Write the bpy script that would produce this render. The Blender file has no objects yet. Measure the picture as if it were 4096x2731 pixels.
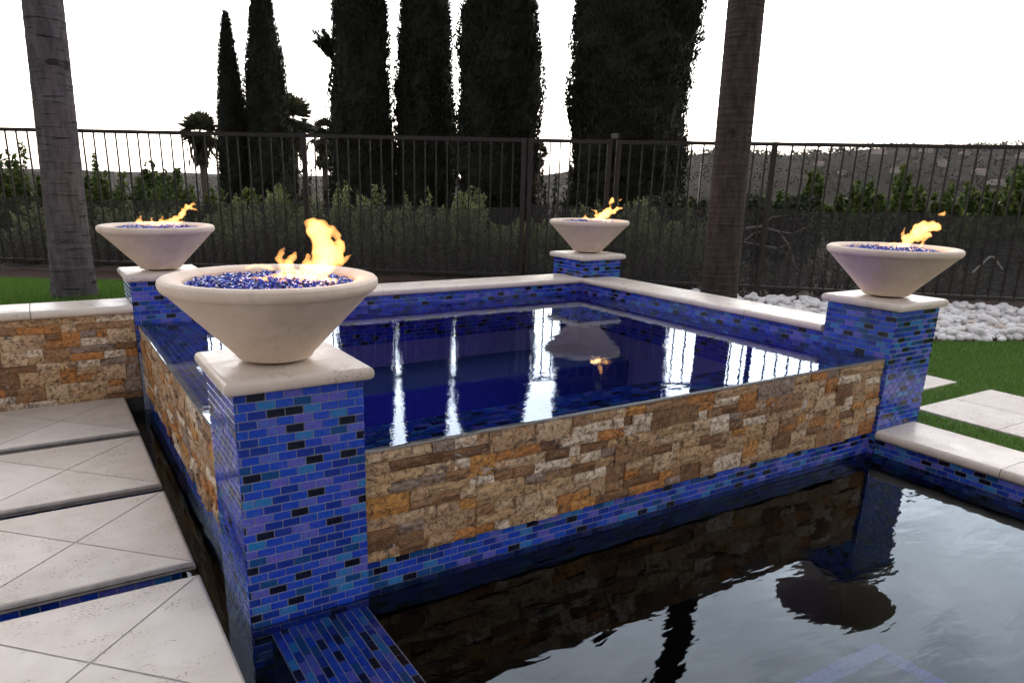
import bpy, bmesh, math, random
import numpy as np
from mathutils import Matrix, Vector, noise as mnoise

random.seed(7)
rng = np.random.default_rng(7)
scene = bpy.context.scene
COL = scene.collection

# ------------------------------------------------------------------ camera
CX, CY, CZ = -0.6136, -2.2698, 1.3697
YAW, PITCH, ROLL = 1.0247, -0.2866, 0.0210
Fh = Vector((math.cos(YAW), math.sin(YAW), 0))
Rh = Vector((math.sin(YAW), -math.cos(YAW), 0))
fwd = Vector((math.cos(YAW) * math.cos(PITCH), math.sin(YAW) * math.cos(PITCH), math.sin(PITCH)))
up = Rh.cross(fwd)
r2 = Rh * math.cos(ROLL) + up * math.sin(ROLL)
u2 = -Rh * math.sin(ROLL) + up * math.cos(ROLL)
cam_d = bpy.data.cameras.new('camera')
cam_d.sensor_width = 36.0
cam_d.lens = 25.6057
cam_d.shift_x = 0.02575
cam_d.shift_y = 0.05259
cam_d.clip_start = 0.02
cam_d.clip_end = 6000
cam = bpy.data.objects.new('camera', cam_d)
COL.objects.link(cam)
mw = Matrix((r2, u2, -fwd)).transposed().to_4x4()
mw.translation = (CX, CY, CZ)
cam.matrix_world = mw
scene.camera = cam

# ------------------------------------------------------------------ sky, sun, exposure
SUN_EL = math.radians(-3.0)         # just set behind the trees
sun_h = (Fh + Rh * 0.09).normalized()
SUN_AZ = math.atan2(sun_h.x, sun_h.y)          # clockwise from +Y
world = bpy.data.worlds.new('World')
scene.world = world
world.use_nodes = True
wn = world.node_tree
wn.nodes.clear()
w_out = wn.nodes.new('ShaderNodeOutputWorld')
w_bg = wn.nodes.new('ShaderNodeBackground')
w_sky = wn.nodes.new('ShaderNodeTexSky')
w_sky.sky_type = 'NISHITA'
w_sky.sun_disc = False
w_sky.sun_elevation = SUN_EL
w_sky.sun_rotation = SUN_AZ
w_sky.air_density = 1.0
w_sky.dust_density = 1.0
w_sky.ozone_density = 1.0
w_gm = wn.nodes.new('ShaderNodeGamma')          # hazy evening air evens out the glow
w_gm.inputs['Gamma'].default_value = 0.72
w_hs = wn.nodes.new('ShaderNodeHueSaturation')
w_hs.inputs['Saturation'].default_value = 0.55
w_hs.inputs['Value'].default_value = 6.4
wn.links.new(w_sky.outputs['Color'], w_gm.inputs['Color'])
wn.links.new(w_gm.outputs['Color'], w_hs.inputs['Color'])
# thin high cloud, brightest towards the afterglow and fading smoothly to the far side of the sky
GLOW_EL = math.radians(4.0)
glow_dir = Vector((sun_h.x * math.cos(GLOW_EL), sun_h.y * math.cos(GLOW_EL), math.sin(GLOW_EL)))
w_tc = wn.nodes.new('ShaderNodeTexCoord')
w_dot = wn.nodes.new('ShaderNodeVectorMath')
w_dot.operation = 'DOT_PRODUCT'
w_dot.inputs[1].default_value = glow_dir
wn.links.new(w_tc.outputs['Generated'], w_dot.inputs[0])
w_mr = wn.nodes.new('ShaderNodeMapRange')
w_mr.inputs['From Min'].default_value = -0.3
w_mr.inputs['From Max'].default_value = 1.0
wn.links.new(w_dot.outputs['Value'], w_mr.inputs['Value'])
w_pw = wn.nodes.new('ShaderNodeMath')
w_pw.operation = 'POWER'
w_pw.inputs[1].default_value = 3.0
wn.links.new(w_mr.outputs[0], w_pw.inputs[0])
w_map = wn.nodes.new('ShaderNodeMapping')
w_map.inputs['Rotation'].default_value = (0, 0, 0.5)
w_map.inputs['Scale'].default_value = (1.0, 2.6, 3.4)
wn.links.new(w_tc.outputs['Generated'], w_map.inputs['Vector'])
w_nz = wn.nodes.new('ShaderNodeTexNoise')
w_nz.inputs['Scale'].default_value = 3.2
w_nz.inputs['Detail'].default_value = 5
w_nz.inputs['Distortion'].default_value = 0.6
wn.links.new(w_map.outputs['Vector'], w_nz.inputs['Vector'])
w_nr = wn.nodes.new('ShaderNodeMapRange')
w_nr.inputs['From Min'].default_value = 0.3
w_nr.inputs['From Max'].default_value = 0.7
w_nr.inputs['To Min'].default_value = 0.55
w_nr.inputs['To Max'].default_value = 1.15
wn.links.new(w_nz.outputs['Fac'], w_nr.inputs['Value'])
w_mu = wn.nodes.new('ShaderNodeMath')
w_mu.operation = 'MULTIPLY'
wn.links.new(w_pw.outputs[0], w_mu.inputs[0])
wn.links.new(w_nr.outputs[0], w_mu.inputs[1])
w_cl = wn.nodes.new('ShaderNodeVectorMath')
w_cl.operation = 'SCALE'
w_cl.inputs[0].default_value = (4.3, 4.12, 4.1)
wn.links.new(w_mu.outputs[0], w_cl.inputs['Scale'])
w_ad = wn.nodes.new('ShaderNodeVectorMath')
w_ad.operation = 'ADD'
wn.links.new(w_hs.outputs['Color'], w_ad.inputs[0])
wn.links.new(w_cl.outputs[0], w_ad.inputs[1])
wn.links.new(w_ad.outputs[0], w_bg.inputs['Color'])
w_bg.inputs['Strength'].default_value = 0.15
wn.links.new(w_bg.outputs['Background'], w_out.inputs['Surface'])

sun_d = bpy.data.lights.new('sun', 'SUN')
sun_d.energy = 0.05
sun_d.angle = math.radians(12)
sun_d.color = (1.0, 0.86, 0.68)
sun = bpy.data.objects.new('sun', sun_d)
COL.objects.link(sun)
sdir = glow_dir
sun.rotation_euler = sdir.to_track_quat('Z', 'Y').to_euler()

scene.view_settings.view_transform = 'Standard'
scene.view_settings.look = 'None'
scene.view_settings.exposure = 2.8
scene.view_settings.gamma = 1.0
scene.view_settings.use_curve_mapping = False
scene.render.engine = 'CYCLES'
scene.cycles.use_denoising = True
scene.cycles.max_bounces = 6
scene.cycles.transparent_max_bounces = 16
scene.cycles.use_adaptive_sampling = True
scene.cycles.adaptive_threshold = 0.025
scene.cycles.caustics_reflective = False
scene.cycles.caustics_refractive = False
scene.cycles.sample_clamp_indirect = 6.0


# ------------------------------------------------------------------ helpers: nodes
class NT:
    def __init__(self, name):
        self.m = bpy.data.materials.new(name)
        self.m.use_nodes = True
        self.t = self.m.node_tree
        self.t.nodes.clear()
        self.out = self.t.nodes.new('ShaderNodeOutputMaterial')

    def n(self, typ, **kw):
        nd = self.t.nodes.new('ShaderNode' + typ)
        for k, v in kw.items():
            if k.startswith('_'):
                setattr(nd, k[1:], v)
            else:
                key = k.replace('__', ' ')
                if isinstance(v, bpy.types.NodeSocket):
                    self.t.links.new(v, nd.inputs[key])
                else:
                    nd.inputs[key].default_value = v
        return nd

    def link(self, a, b):
        self.t.links.new(a, b)

    def noise(self, vec, scale, detail=3, rough=.55, dist=0.0):
        nd = self.n('TexNoise', Vector=vec, Scale=scale, Detail=detail, Roughness=rough, Distortion=dist)
        return nd.outputs['Fac']

    def ramp(self, fac, stops, interp='LINEAR'):
        nd = self.t.nodes.new('ShaderNodeValToRGB')
        cr = nd.color_ramp
        cr.interpolation = interp
        while len(cr.elements) < len(stops):
            cr.elements.new(0.5)
        for e, (p, c) in zip(cr.elements, stops):
            e.position = p
            if not isinstance(c, (tuple, list)):
                c = (c, c, c)
            e.color = (c[0], c[1], c[2], 1)
        self.t.links.new(fac, nd.inputs['Fac'])
        return nd.outputs['Color']

    def mix(self, fac, a, b, mode='MIX'):
        nd = self.t.nodes.new('ShaderNodeMix')
        nd.data_type = 'RGBA'
        nd.blend_type = mode
        for sock, v in ((nd.inputs['Factor'], fac), (nd.inputs[6], a), (nd.inputs[7], b)):
            if isinstance(v, bpy.types.NodeSocket):
                self.t.links.new(v, sock)
            elif isinstance(v, (tuple, list)):
                sock.default_value = (v[0], v[1], v[2], 1)
            else:
                sock.default_value = v
        return nd.outputs[2]

    def math(self, op, a, b=0.0, clamp=False):
        nd = self.t.nodes.new('ShaderNodeMath')
        nd.operation = op
        nd.use_clamp = clamp
        for i, v in enumerate((a, b)):
            if isinstance(v, bpy.types.NodeSocket):
                self.t.links.new(v, nd.inputs[i])
            else:
                nd.inputs[i].default_value = v
        return nd.outputs[0]

    def pos(self):
        return self.n('NewGeometry').outputs['Position']

    def objco(self):
        return self.n('TexCoord').outputs['Object']

    def scaled(self, vec, s):
        nd = self.n('Mapping', Vector=vec)
        nd.inputs['Scale'].default_value = s
        return nd.outputs['Vector']

    def bump(self, h, strength=.3, dist=.01):
        return self.n('Bump', Height=h, Strength=strength, Distance=dist).outputs['Normal']

    def principled(self, color, rough=.6, normal=None, spec=.5, coat=0.0, coat_rough=.05, metal=0.0):
        nd = self.t.nodes.new('ShaderNodeBsdfPrincipled')
        def put(k, v):
            if isinstance(v, bpy.types.NodeSocket):
                self.t.links.new(v, nd.inputs[k])
            elif isinstance(v, (tuple, list)):
                nd.inputs[k].default_value = (v[0], v[1], v[2], 1)
            else:
                nd.inputs[k].default_value = v
        put('Base Color', color)
        put('Roughness', rough)
        put('Specular IOR Level', spec)
        put('Coat Weight', coat)
        put('Coat Roughness', coat_rough)
        put('Metallic', metal)
        if normal is not None:
            self.t.links.new(normal, nd.inputs['Normal'])
            if coat:
                self.t.links.new(normal, nd.inputs['Coat Normal'])
        self.t.links.new(nd.outputs[0], self.out.inputs['Surface'])
        return nd


# ------------------------------------------------------------------ helpers: meshes and objects
def newobj(name, data, parent=None, mat=None):
    o = bpy.data.objects.new(name, data)
    COL.objects.link(o)
    if parent is not None:
        o.parent = parent
    if mat is not None and data is not None:
        if not data.materials:
            data.materials.append(mat)
    return o


def tag(o, label=None, cat=None, group=None, kind=None):
    if label: o['label'] = label
    if cat: o['category'] = cat
    if group: o['group'] = group
    if kind: o['kind'] = kind
    return o


def thing(name, label, cat, loc=(0, 0, 0), rz=0.0, group=None):
    o = bpy.data.objects.new(name, None)
    COL.objects.link(o)
    o.location = loc
    o.rotation_euler = (0, 0, rz)
    o.empty_display_size = .1
    return tag(o, label, cat, group)


def fast_mesh(name, verts, faces, smooth=False):
    """verts (N,3) array, faces (M,k) array with constant k."""
    verts = np.asarray(verts, dtype=np.float32)
    faces = np.asarray(faces, dtype=np.int32)
    me = bpy.data.meshes.new(name)
    k = faces.shape[1]
    me.vertices.add(len(verts))
    me.vertices.foreach_set('co', verts.ravel())
    me.loops.add(faces.size)
    me.loops.foreach_set('vertex_index', faces.ravel())
    me.polygons.add(len(faces))
    me.polygons.foreach_set('loop_start', np.arange(0, faces.size, k, dtype=np.int32))
    me.update(calc_edges=True)
    me.polygons.foreach_set('use_smooth', np.full(len(faces), bool(smooth)))
    me.validate()
    return me


def bm_mesh(name, bm, smooth=False):
    me = bpy.data.meshes.new(name)
    bm.to_mesh(me)
    bm.free()
    if smooth:
        for p in me.polygons:
            p.use_smooth = True
    return me


def box_bm(x0, x1, y0, y1, z0, z1, bev=0.0, seg=2, edges='all'):
    bm = bmesh.new()
    bmesh.ops.create_cube(bm, size=1.0)
    for v in bm.verts:
        v.co = Vector(((x0 + x1) / 2 + v.co.x * (x1 - x0), (y0 + y1) / 2 + v.co.y * (y1 - y0), (z0 + z1) / 2 + v.co.z * (z1 - z0)))
    if bev > 0:
        es = []
        for e in bm.edges:
            d = (e.verts[0].co - e.verts[1].co)
            mid = (e.verts[0].co + e.verts[1].co) / 2
            horiz = abs(d.z) < 1e-6
            if edges == 'all' or (edges == 'h' and horiz) or (callable(edges) and edges(mid, d)):
                es.append(e)
        bmesh.ops.bevel(bm, geom=es, offset=bev, segments=seg, profile=.5, affect='EDGES', clamp_overlap=True)
    return bm


def box(name, x0, x1, y0, y1, z0, z1, mat, parent=None, bev=0.0, seg=2, edges='all', smooth=False):
    me = bm_mesh(name, box_bm(x0, x1, y0, y1, z0, z1, bev, seg, edges))
    o = newobj(name, me, parent, mat)
    if smooth:
        smooth_by_angle(me)
    return o


def smooth_by_angle(me, ang=50):
    for p in me.polygons:
        p.use_smooth = True
    try:
        me.set_sharp_from_angle(angle=math.radians(ang))
    except Exception:
        pass


def tube_arrays(path, radii, sides=8, twist=0.0):
    """path: list of Vector; returns verts, quads (open ends) for a tapered tube."""
    vs, fs = [], []
    n = len(path)
    prev = None
    for i, p in enumerate(path):
        t = (path[min(i + 1, n - 1)] - path[max(i - 1, 0)])
        if t.length < 1e-9: t = Vector((0, 0, 1))
        t.normalize()
        a = Vector((1, 0, 0)) if abs(t.x) < .8 else Vector((0, 1, 0))
        if prev is not None: a = prev
        u = (a - t * a.dot(t))
        if u.length < 1e-6: u = t.orthogonal()
        u.normalize()
        prev = u
        w = t.cross(u)
        for k in range(sides):
            an = 2 * math.pi * k / sides
            vs.append(p + (u * math.cos(an) + w * math.sin(an)) * radii[i])
    for i in range(n - 1):
        for k in range(sides):
            a = i * sides + k
            b = i * sides + (k + 1) % sides
            fs.append((a, b, b + sides, a + sides))
    return vs, fs


class MB:
    """collects geometry for ONE mesh object"""
    def __init__(self):
        self.v, self.f = [], []

    def add(self, vs, fs):
        b = len(self.v)
        self.v += [tuple(x) for x in vs]
        self.f += [tuple(i + b for i in f) for f in fs]
        return self

    def tube(self, path, radii, sides=8, cap=True):
        path = [Vector(p) for p in path]
        vs, fs = tube_arrays(path, radii, sides)
        if cap:
            fs.append(tuple(reversed(range(sides))))
            fs.append(tuple(range(len(vs) - sides, len(vs))))
        return self.add(vs, fs)

    def box(self, x0, x1, y0, y1, z0, z1):
        vs = [(x0, y0, z0), (x1, y0, z0), (x1, y1, z0), (x0, y1, z0), (x0, y0, z1), (x1, y0, z1), (x1, y1, z1), (x0, y1, z1)]
        fs = [(0, 3, 2, 1), (4, 5, 6, 7), (0, 1, 5, 4), (1, 2, 6, 5), (2, 3, 7, 6), (3, 0, 4, 7)]
        return self.add(vs, fs)

    def mesh(self, name, smooth=False):
        me = bpy.data.meshes.new(name)
        me.from_pydata(self.v, [], self.f)
        me.update()
        if smooth:
            smooth_by_angle(me)
        return me

    def build(self, name, mat, parent=None, smooth=False):
        return newobj(name, self.mesh(name, smooth), parent, mat)


def lathe(profile, seg=64):
    vs, fs = [], []
    for r, z in profile:
        for k in range(seg):
            a = 2 * math.pi * k / seg
            vs.append((r * math.cos(a), r * math.sin(a), z))
    for i in range(len(profile) - 1):
        for k in range(seg):
            a = i * seg + k
            b = i * seg + (k + 1) % seg
            fs.append((a, b, b + seg, a + seg))
    return vs, fs


def LD(lat, d, z=0.0):
    """a point by its distance along the fence direction and its distance out from the terrace"""
    p = Vector((CX, CY, 0)) + Rh * lat + Fh * d
    p.z = z
    return p


def to_ld(x, y):
    dx, dy = x - CX, y - CY
    return dx * Rh.x + dy * Rh.y, dx * Fh.x + dy * Fh.y


def sstep(a, b, x):
    t = np.clip((x - a) / (b - a), 0, 1)
    return t * t * (3 - 2 * t)


# ------------------------------------------------------------------ materials
def tile_material(name, field):
    """iridescent glass mosaic; each tile carries its own tone (object colour, or the 'tone' attribute in a joined field)"""
    t = NT(name)
    if field:
        at = t.n('Attribute')
        at.attribute_name = 'tone'
        rnd = at.outputs['Fac']
    else:
        rnd = t.n('SeparateColor', Color=t.n('ObjectInfo').outputs['Color']).outputs[0]
    P = t.pos()
    base = t.ramp(rnd, [(0.0, (.003, .003, .012)), (.16, (.005, .062, .22)), (.28, (.005, .028, .28)),
                        (.46, (.008, .064, .50)), (.66, (.095, .095, .48)), (.78, (.016, .18, .45)), (.87, (.008, .050, .48))], 'CONSTANT')
    sw = t.ramp(t.noise(P, 55, 4, .6, 1.8), [(.45, 0), (.64, 1)])
    amt = t.ramp(rnd, [(0.0, .03), (.16, .10), (.28, .12), (.46, .30), (.66, .85), (.78, .6), (.87, .2)], 'CONSTANT')
    irid = t.ramp(t.noise(P, 7, 2, .5, .5), [(.36, (.04, .20, .50)), (.52, (.20, .13, .55)), (.66, (.10, .24, .52))])
    f = t.math('MULTIPLY', t.n('RGBToBW', Color=amt).outputs[0], t.n('RGBToBW', Color=sw).outputs[0])
    col = t.mix(f, base, irid)
    nrm = t.bump(t.noise(P, 60, 3, .5, 1.0), .13, .004)
    t.principled(col, .14, nrm, .5, .22, .05)
    return t.m


def grout_material():
    t = NT('grout')
    c = t.ramp(t.noise(t.pos(), 60, 3), [(.3, (.20, .23, .33)), (.7, (.32, .34, .42))])
    t.principled(c, .85)
    return t.m


def stone_material():
    t = NT('split_travertine')
    rnd = t.n('ObjectInfo').outputs['Random']
    P = t.pos()
    base = t.ramp(rnd, [(0, (.60, .40, .21)), (.14, (.33, .185, .09)), (.27, (.70, .52, .33)), (.42, (.54, .21, .042)),
                        (.54, (.16, .075, .033)), (.63, (.54, .36, .21)), (.76, (.90, .77, .60)), (.88, (.29, .24, .21)), (.93, (.66, .31, .065))], 'CONSTANT')
    n1 = t.noise(t.scaled(P, (1, 1, 1.5)), 16, 5, .65, 1.2)
    rust = t.ramp(n1, [(.34, (.13, .075, .045)), (.44, (.36, .20, .10)), (.55, (.46, .31, .18)), (.66, (.50, .19, .035))])
    c = t.mix(.24, base, rust)
    n2 = t.noise(P, 50, 5, .72, .6)
    c = t.mix(t.ramp(n2, [(.38, .85), (.53, 0)]), c, (.10, .055, .032))
    c = t.mix(t.ramp(t.noise(P, 24, 4, .7, 1.0), [(.56, 0), (.66, .7)]), c, (.34, .14, .04))
    n3 = t.noise(P, 80, 4, .7)
    c = t.mix(t.ramp(n3, [(.57, 0), (.72, .5)]), c, (.66, .55, .41))
    vein = t.noise(t.scaled(P, (.8, .8, 1.5)), 8, 4, .6, 2.4)
    c = t.mix(t.ramp(vein, [(.61, 0), (.66, .85), (.71, 0)]), c, (.05, .045, .05))
    pale = t.noise(t.scaled(P, (1, 1, 1.4)), 6, 3, .6, 1.5)
    c = t.mix(t.ramp(pale, [(.66, 0), (.72, .6)]), c, (.60, .58, .58))
    hgt = t.math('ADD', t.noise(P, 45, 6, .7), t.math('MULTIPLY', n2, .8))
    t.principled(c, .75, t.bump(hgt, .9, .006), .3)
    return t.m


def travertine_material(name, tint=(1, 1, 1), light=1.0, rough=.45):
    t = NT(name)
    P = t.pos()
    rnd = t.n('ObjectInfo').outputs['Random']
    band = t.noise(t.scaled(P, (1, 1.0, 1)), 5, 5, .6, 1.2)
    L = light
    c = t.ramp(band, [(.25, (.46 * L * tint[0], .41 * L * tint[1], .36 * L * tint[2])), (.5, (.54 * L * tint[0], .49 * L * tint[1], .44 * L * tint[2])),
                      (.75, (.58 * L * tint[0], .54 * L * tint[1], .50 * L * tint[2]))])
    c = t.mix(.30, c, t.ramp(rnd, [(0, (.44 * L, .385 * L, .33 * L)), (1, (.64 * L, .60 * L, .55 * L))]))
    c = t.mix(t.ramp(t.noise(P, 1.7, 4, .6, .8), [(.50, 0), (.70, .30)]), c, (.36, .31, .27))
    warm = t.ramp(t.noise(P, 2.3, 3), [(.52, 0), (.72, .35)])
    c = t.mix(warm, c, (.50, .40, .30))
    # small open pits of the stone, lying in streaks
    streak = t.noise(t.scaled(P, (1, 3, 1)), 4.5, 3, .6, .6)
    pits = t.noise(t.scaled(P, (1, 1.7, 1.7)), 95, 3, .6)
    pm = t.math('MULTIPLY', t.ramp(pits, [(.57, 0), (.65, 1)]), t.ramp(streak, [(.49, 0), (.60, .95)]))
    c = t.mix(pm, c, (.20, .16, .13))
    hgt = t.math('SUBTRACT', t.math('MULTIPLY', t.noise(P, 30, 4), .25), pm)
    t.principled(c, t.ramp(t.noise(P, 12, 3), [(.3, rough - .08), (.7, rough + .12)]), t.bump(hgt, .35, .004), .4)
    return t.m


def simple(name, col, rough=.7, var=.25, scale=20, bump=0.0, spec=.4, metal=0.0):
    t = NT(name)
    P = t.pos()
    n = t.noise(P, scale, 4, .6)
    a = tuple(c * (1 - var) for c in col)
    b = tuple(min(1, c * (1 + var)) for c in col)
    c = t.ramp(n, [(.3, a), (.7, b)])
    t.principled(c, rough, t.bump(t.noise(P, scale * 4, 3), bump, .005) if bump else None, spec, 0, .05, metal)
    return t.m


def leaf_material(name, stops, trans=.35, rough=.6):
    t = NT(name)
    rnd = t.n('NewGeometry').outputs['Random Per Island']
    c = t.ramp(rnd, stops)
    d = t.n('BsdfPrincipled')
    t.link(c, d.inputs['Base Color'])
    d.inputs['Roughness'].default_value = rough
    d.inputs['Specular IOR Level'].default_value = .25
    tr = t.n('BsdfTranslucent', Color=c)
    mx = t.n('MixShader', Fac=trans)
    t.link(d.outputs[0], mx.inputs[1])
    t.link(tr.outputs[0], mx.inputs[2])
    t.link(mx.outputs[0], t.out.inputs['Surface'])
    return t.m


def water_material(name, tint, ior, scales, strength, dist, rough=0.0):
    t = NT(name)
    P = t.pos()
    h = None
    for (sx, sy, sc, amp) in scales:
        nn = t.math('MULTIPLY', t.noise(t.scaled(P, (sx, sy, 1)), sc, 2, .45, .3), amp)
        h = nn if h is None else t.math('ADD', h, nn)
    nrm = t.bump(h, strength, dist)
    fr = t.n('Fresnel', IOR=ior, Normal=nrm).outputs[0]
    tr = t.n('BsdfTransparent', Color=(*tint, 1))
    gl = t.n('BsdfGlossy', Color=(.78, .90, 1.0, 1), Roughness=rough, Normal=nrm)
    mx = t.n('MixShader', Fac=fr)
    t.link(tr.outputs[0], mx.inputs[1])
    t.link(gl.outputs[0], mx.inputs[2])
    t.link(mx.outputs[0], t.out.inputs['Surface'])
    return t.m


M_TILE = tile_material('glass_tile', False)
M_TILE_F = tile_material('glass_tile_field', True)
M_GROUT = grout_material()
M_STONE = stone_material()
M_TRAV = travertine_material('travertine_paving', (1.04, 1.0, .955), light=1.10)
M_COPE = travertine_material('travertine_coping', (1.05, 1.0, .935), light=1.24, rough=.33)
M_JOINT = simple('joint_mortar', (.33, .30, .275), .9)
M_CORE = simple('masonry_core', (.06, .055, .05), .9)
def bowl_material():
    t = NT('cast_concrete')
    P = t.pos()
    c = t.ramp(t.noise(P, 7, 5, .65, .6), [(.30, (.60, .485, .385)), (.5, (.68, .56, .455)), (.7, (.73, .62, .51))])
    pores = t.ramp(t.noise(P, 150, 3, .6), [(.66, 0), (.71, .7)])
    c = t.mix(pores, c, (.26, .20, .16))
    drip = t.noise(t.scaled(P, (1, 1, .12)), 30, 4, .6)
    c = t.mix(t.ramp(drip, [(.56, 0), (.72, .28)]), c, (.42, .34, .27))
    hgt = t.math('SUBTRACT', t.math('MULTIPLY', t.noise(P, 35, 4), .4), pores)
    t.principled(c, .66, t.bump(hgt, .22, .003), .3)
    return t.m


M_BOWL = bowl_material()
M_BLACK = simple('black_iron', (.02, .018, .016), .6)
M_IRON = simple('bronze_painted_iron', (.020, .015, .013), .5, .3, 30, .1)
M_PALM = None
M_WATER_SPA = water_material('spa_water_surface', (.86, .92, .98), 1.58, [(1, 1.8, 8, 1.0), (1, 1.5, 30, .22)], .5, .0010)
M_WATER_POOL = water_material('pool_water_surface', (.90, .93, .97), 1.40, [(.8, 1.2, 2.2, 1.5), (1.0, 2.4, 8, .34), (1.0, 2.0, 24, .02)], .6, .0048)

# ------------------------------------------------------------------ dimensions (metres, z = 0 at the pool water)
LX, LY = 3.293, 2.572
S = .1988
CAPH = .2246
ZC, ZT = .767, .812          # cap underside / top
SPAZ = .5225                  # spa water
Z_COPE0, Z_COPE1 = .593, .636
PADZ = .10
TP, TR = .0552, .0277         # tile pitch along / across
TT = .0030                    # tile thickness
YF = -.1773                   # outer face of the front stone
XF = -.1773
YIN, XIN = LY - S, LX - S     # inner faces of the back and side walls

# ------------------------------------------------------------------ tiles
_tile_cache = {}


def tile_mesh(w, h):
    key = (round(w * 1000), round(h * 1000))
    if key in _tile_cache:
        return _tile_cache[key]
    w, h = key[0] / 1000, key[1] / 1000
    b = .0010
    vs = []
    for (iw, ih, z) in ((w / 2, h / 2, -.001), (w / 2, h / 2, TT - .0012), (w / 2 - b, h / 2 - b, TT)):
        vs += [(-iw, -ih, z), (iw, -ih, z), (iw, ih, z), (-iw, ih, z)]
    fs = [(8, 9, 10, 11)]
    for l in (0, 4):
        for k in range(4):
            fs.append((l + k, l + (k + 1) % 4, l + 4 + (k + 1) % 4, l + 4 + k))
    me = bpy.data.meshes.new('tile')
    me.from_pydata(vs, [], fs)
    me.update()
    me.materials.append(M_TILE)
    _tile_cache[key] = me
    return me


_tr = random.Random(99)


def tile_spots(origin, u, v, n, width, height, off=0.0, g=.0037):
    """running-bond tile places on a rectangle that starts at origin; dark tiles keep apart"""
    origin, u, v, n = Vector(origin), Vector(u), Vector(v), Vector(n)
    rows = max(1, int(round(height / TR)))
    rp = height / rows
    out = []
    dark_prev = []
    for j in range(rows):
        x = -((j * .5 + off) % 1.0) * TP
        dark_now = []
        while x < width - .004:
            a, b = max(0, x), min(width, x + TP)
            if b - a > .007:
                m = (a + b) / 2
                tone = _tr.random()
                if tone < .16:
                    near = any(abs(m - q) < TP * 1.2 for q in dark_now) or any(abs(m - q) < TP * .8 for q in dark_prev)
                    if near and _tr.random() < .55:
                        tone = .165 + .835 * _tr.random()
                    else:
                        dark_now.append(m)
                c = origin + u * m + v * ((j + .5) * rp)
                out.append((c, u, v, n, b - a - g, rp - g, tone))
            x += TP
        dark_prev = dark_now
    return out


def lay_tiles(parent, spots, limit, name='tile', inv=None):
    """the first `limit` places become tiles of their own, the others one joined field"""
    base = parent.matrix_world.inverted() if inv is None else inv
    for (c, u, v, n, w, h, tone) in spots[:limit]:
        o = newobj(name, tile_mesh(w, h), parent)
        m = Matrix((u, v, n)).transposed().to_4x4()
        m.translation = c
        o.matrix_local = base @ m
        o.color = (tone, tone, tone, 1)
    rest = spots[limit:]
    if rest:
        vs, fs, tn = [], [], []
        b = .0010
        for (c, u, v, n, w, h, tone) in rest:
            k = len(vs)
            c = base @ c
            for (iw, ih, z) in ((w / 2, h / 2, -.001), (w / 2 - b, h / 2 - b, TT)):
                for sx, sy in ((-1, -1), (1, -1), (1, 1), (-1, 1)):
                    vs.append(c + u * (sx * iw) + v * (sy * ih) + n * z)
                    tn.append(tone)
            fs.append((k + 4, k + 5, k + 6, k + 7))
            for q in range(4):
                fs.append((k + q, k + (q + 1) % 4, k + 4 + (q + 1) % 4, k + 4 + q))
        me = fast_mesh('tile_field', np.array([tuple(p) for p in vs]), np.array(fs))
        me.attributes.new('tone', 'FLOAT', 'POINT').data.foreach_set('value', np.array(tn, dtype=np.float32))
        o = newobj('tile_field', me, parent, M_TILE_F)
        o['kind'] = 'stuff'


X, Y, Z = Vector((1, 0, 0)), Vector((0, 1, 0)), Vector((0, 0, 1))

# ------------------------------------------------------------------ stones of the split-face veneer
def stone_mesh(w, h, d, seed):
    """a split stone: local x along the wall, z up, front towards -y; rough broken face"""
    r = random.Random(seed)
    nx = 5 if w > .12 else 4 if w > .08 else 3
    nz = 3
    g = .0007
    vs, fs = [], []
    bulge = r.uniform(.001, .005)
    tilt = r.uniform(-.003, .003)
    tz = r.uniform(-.003, .003)
    for j in range(nz + 1):
        for i in range(nx + 1):
            fx, fz = i / nx, j / nz
            edge = i in (0, nx) or j in (0, nz)
            y = -(d + (tilt * (fx - .5) * 2 + tz * (fz - .5) * 2) + (0 if edge else bulge) + r.uniform(-.0028, .0028))
            x = -w / 2 + g + fx * (w - 2 * g) + (0 if i in (0, nx) else r.uniform(-.2, .2) * w / nx)
            z = -h / 2 + g + fz * (h - 2 * g) + (0 if j in (0, nz) else r.uniform(-.2, .2) * h / nz)
            if edge:
                x += r.uniform(-.0012, .0012)
                z += r.uniform(-.0012, .0012)
            vs.append((x, y, z))
    W = nx + 1
    for j in range(nz):
        for i in range(nx):
            a = j * W + i
            fs.append((a, a + 1, a + 1 + W, a + W))
    b = len(vs)
    rim = [i for i in range(W)] + [j * W + nx for j in range(1, nz + 1)] + [nz * W + i for i in range(nx - 1, -1, -1)] + [j * W for j in range(nz - 1, 0, -1)]
    for k in rim:
        x, y, z = vs[k]
        vs.append((x, .004, z))
    L = len(rim)
    for k in range(L):
        fs.append((rim[(k + 1) % L], rim[k], b + k, b + (k + 1) % L))
    me = bpy.data.meshes.new('stone')
    me.from_pydata(vs, [], fs)
    me.update()
    me.materials.append(M_STONE)
    return me


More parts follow.
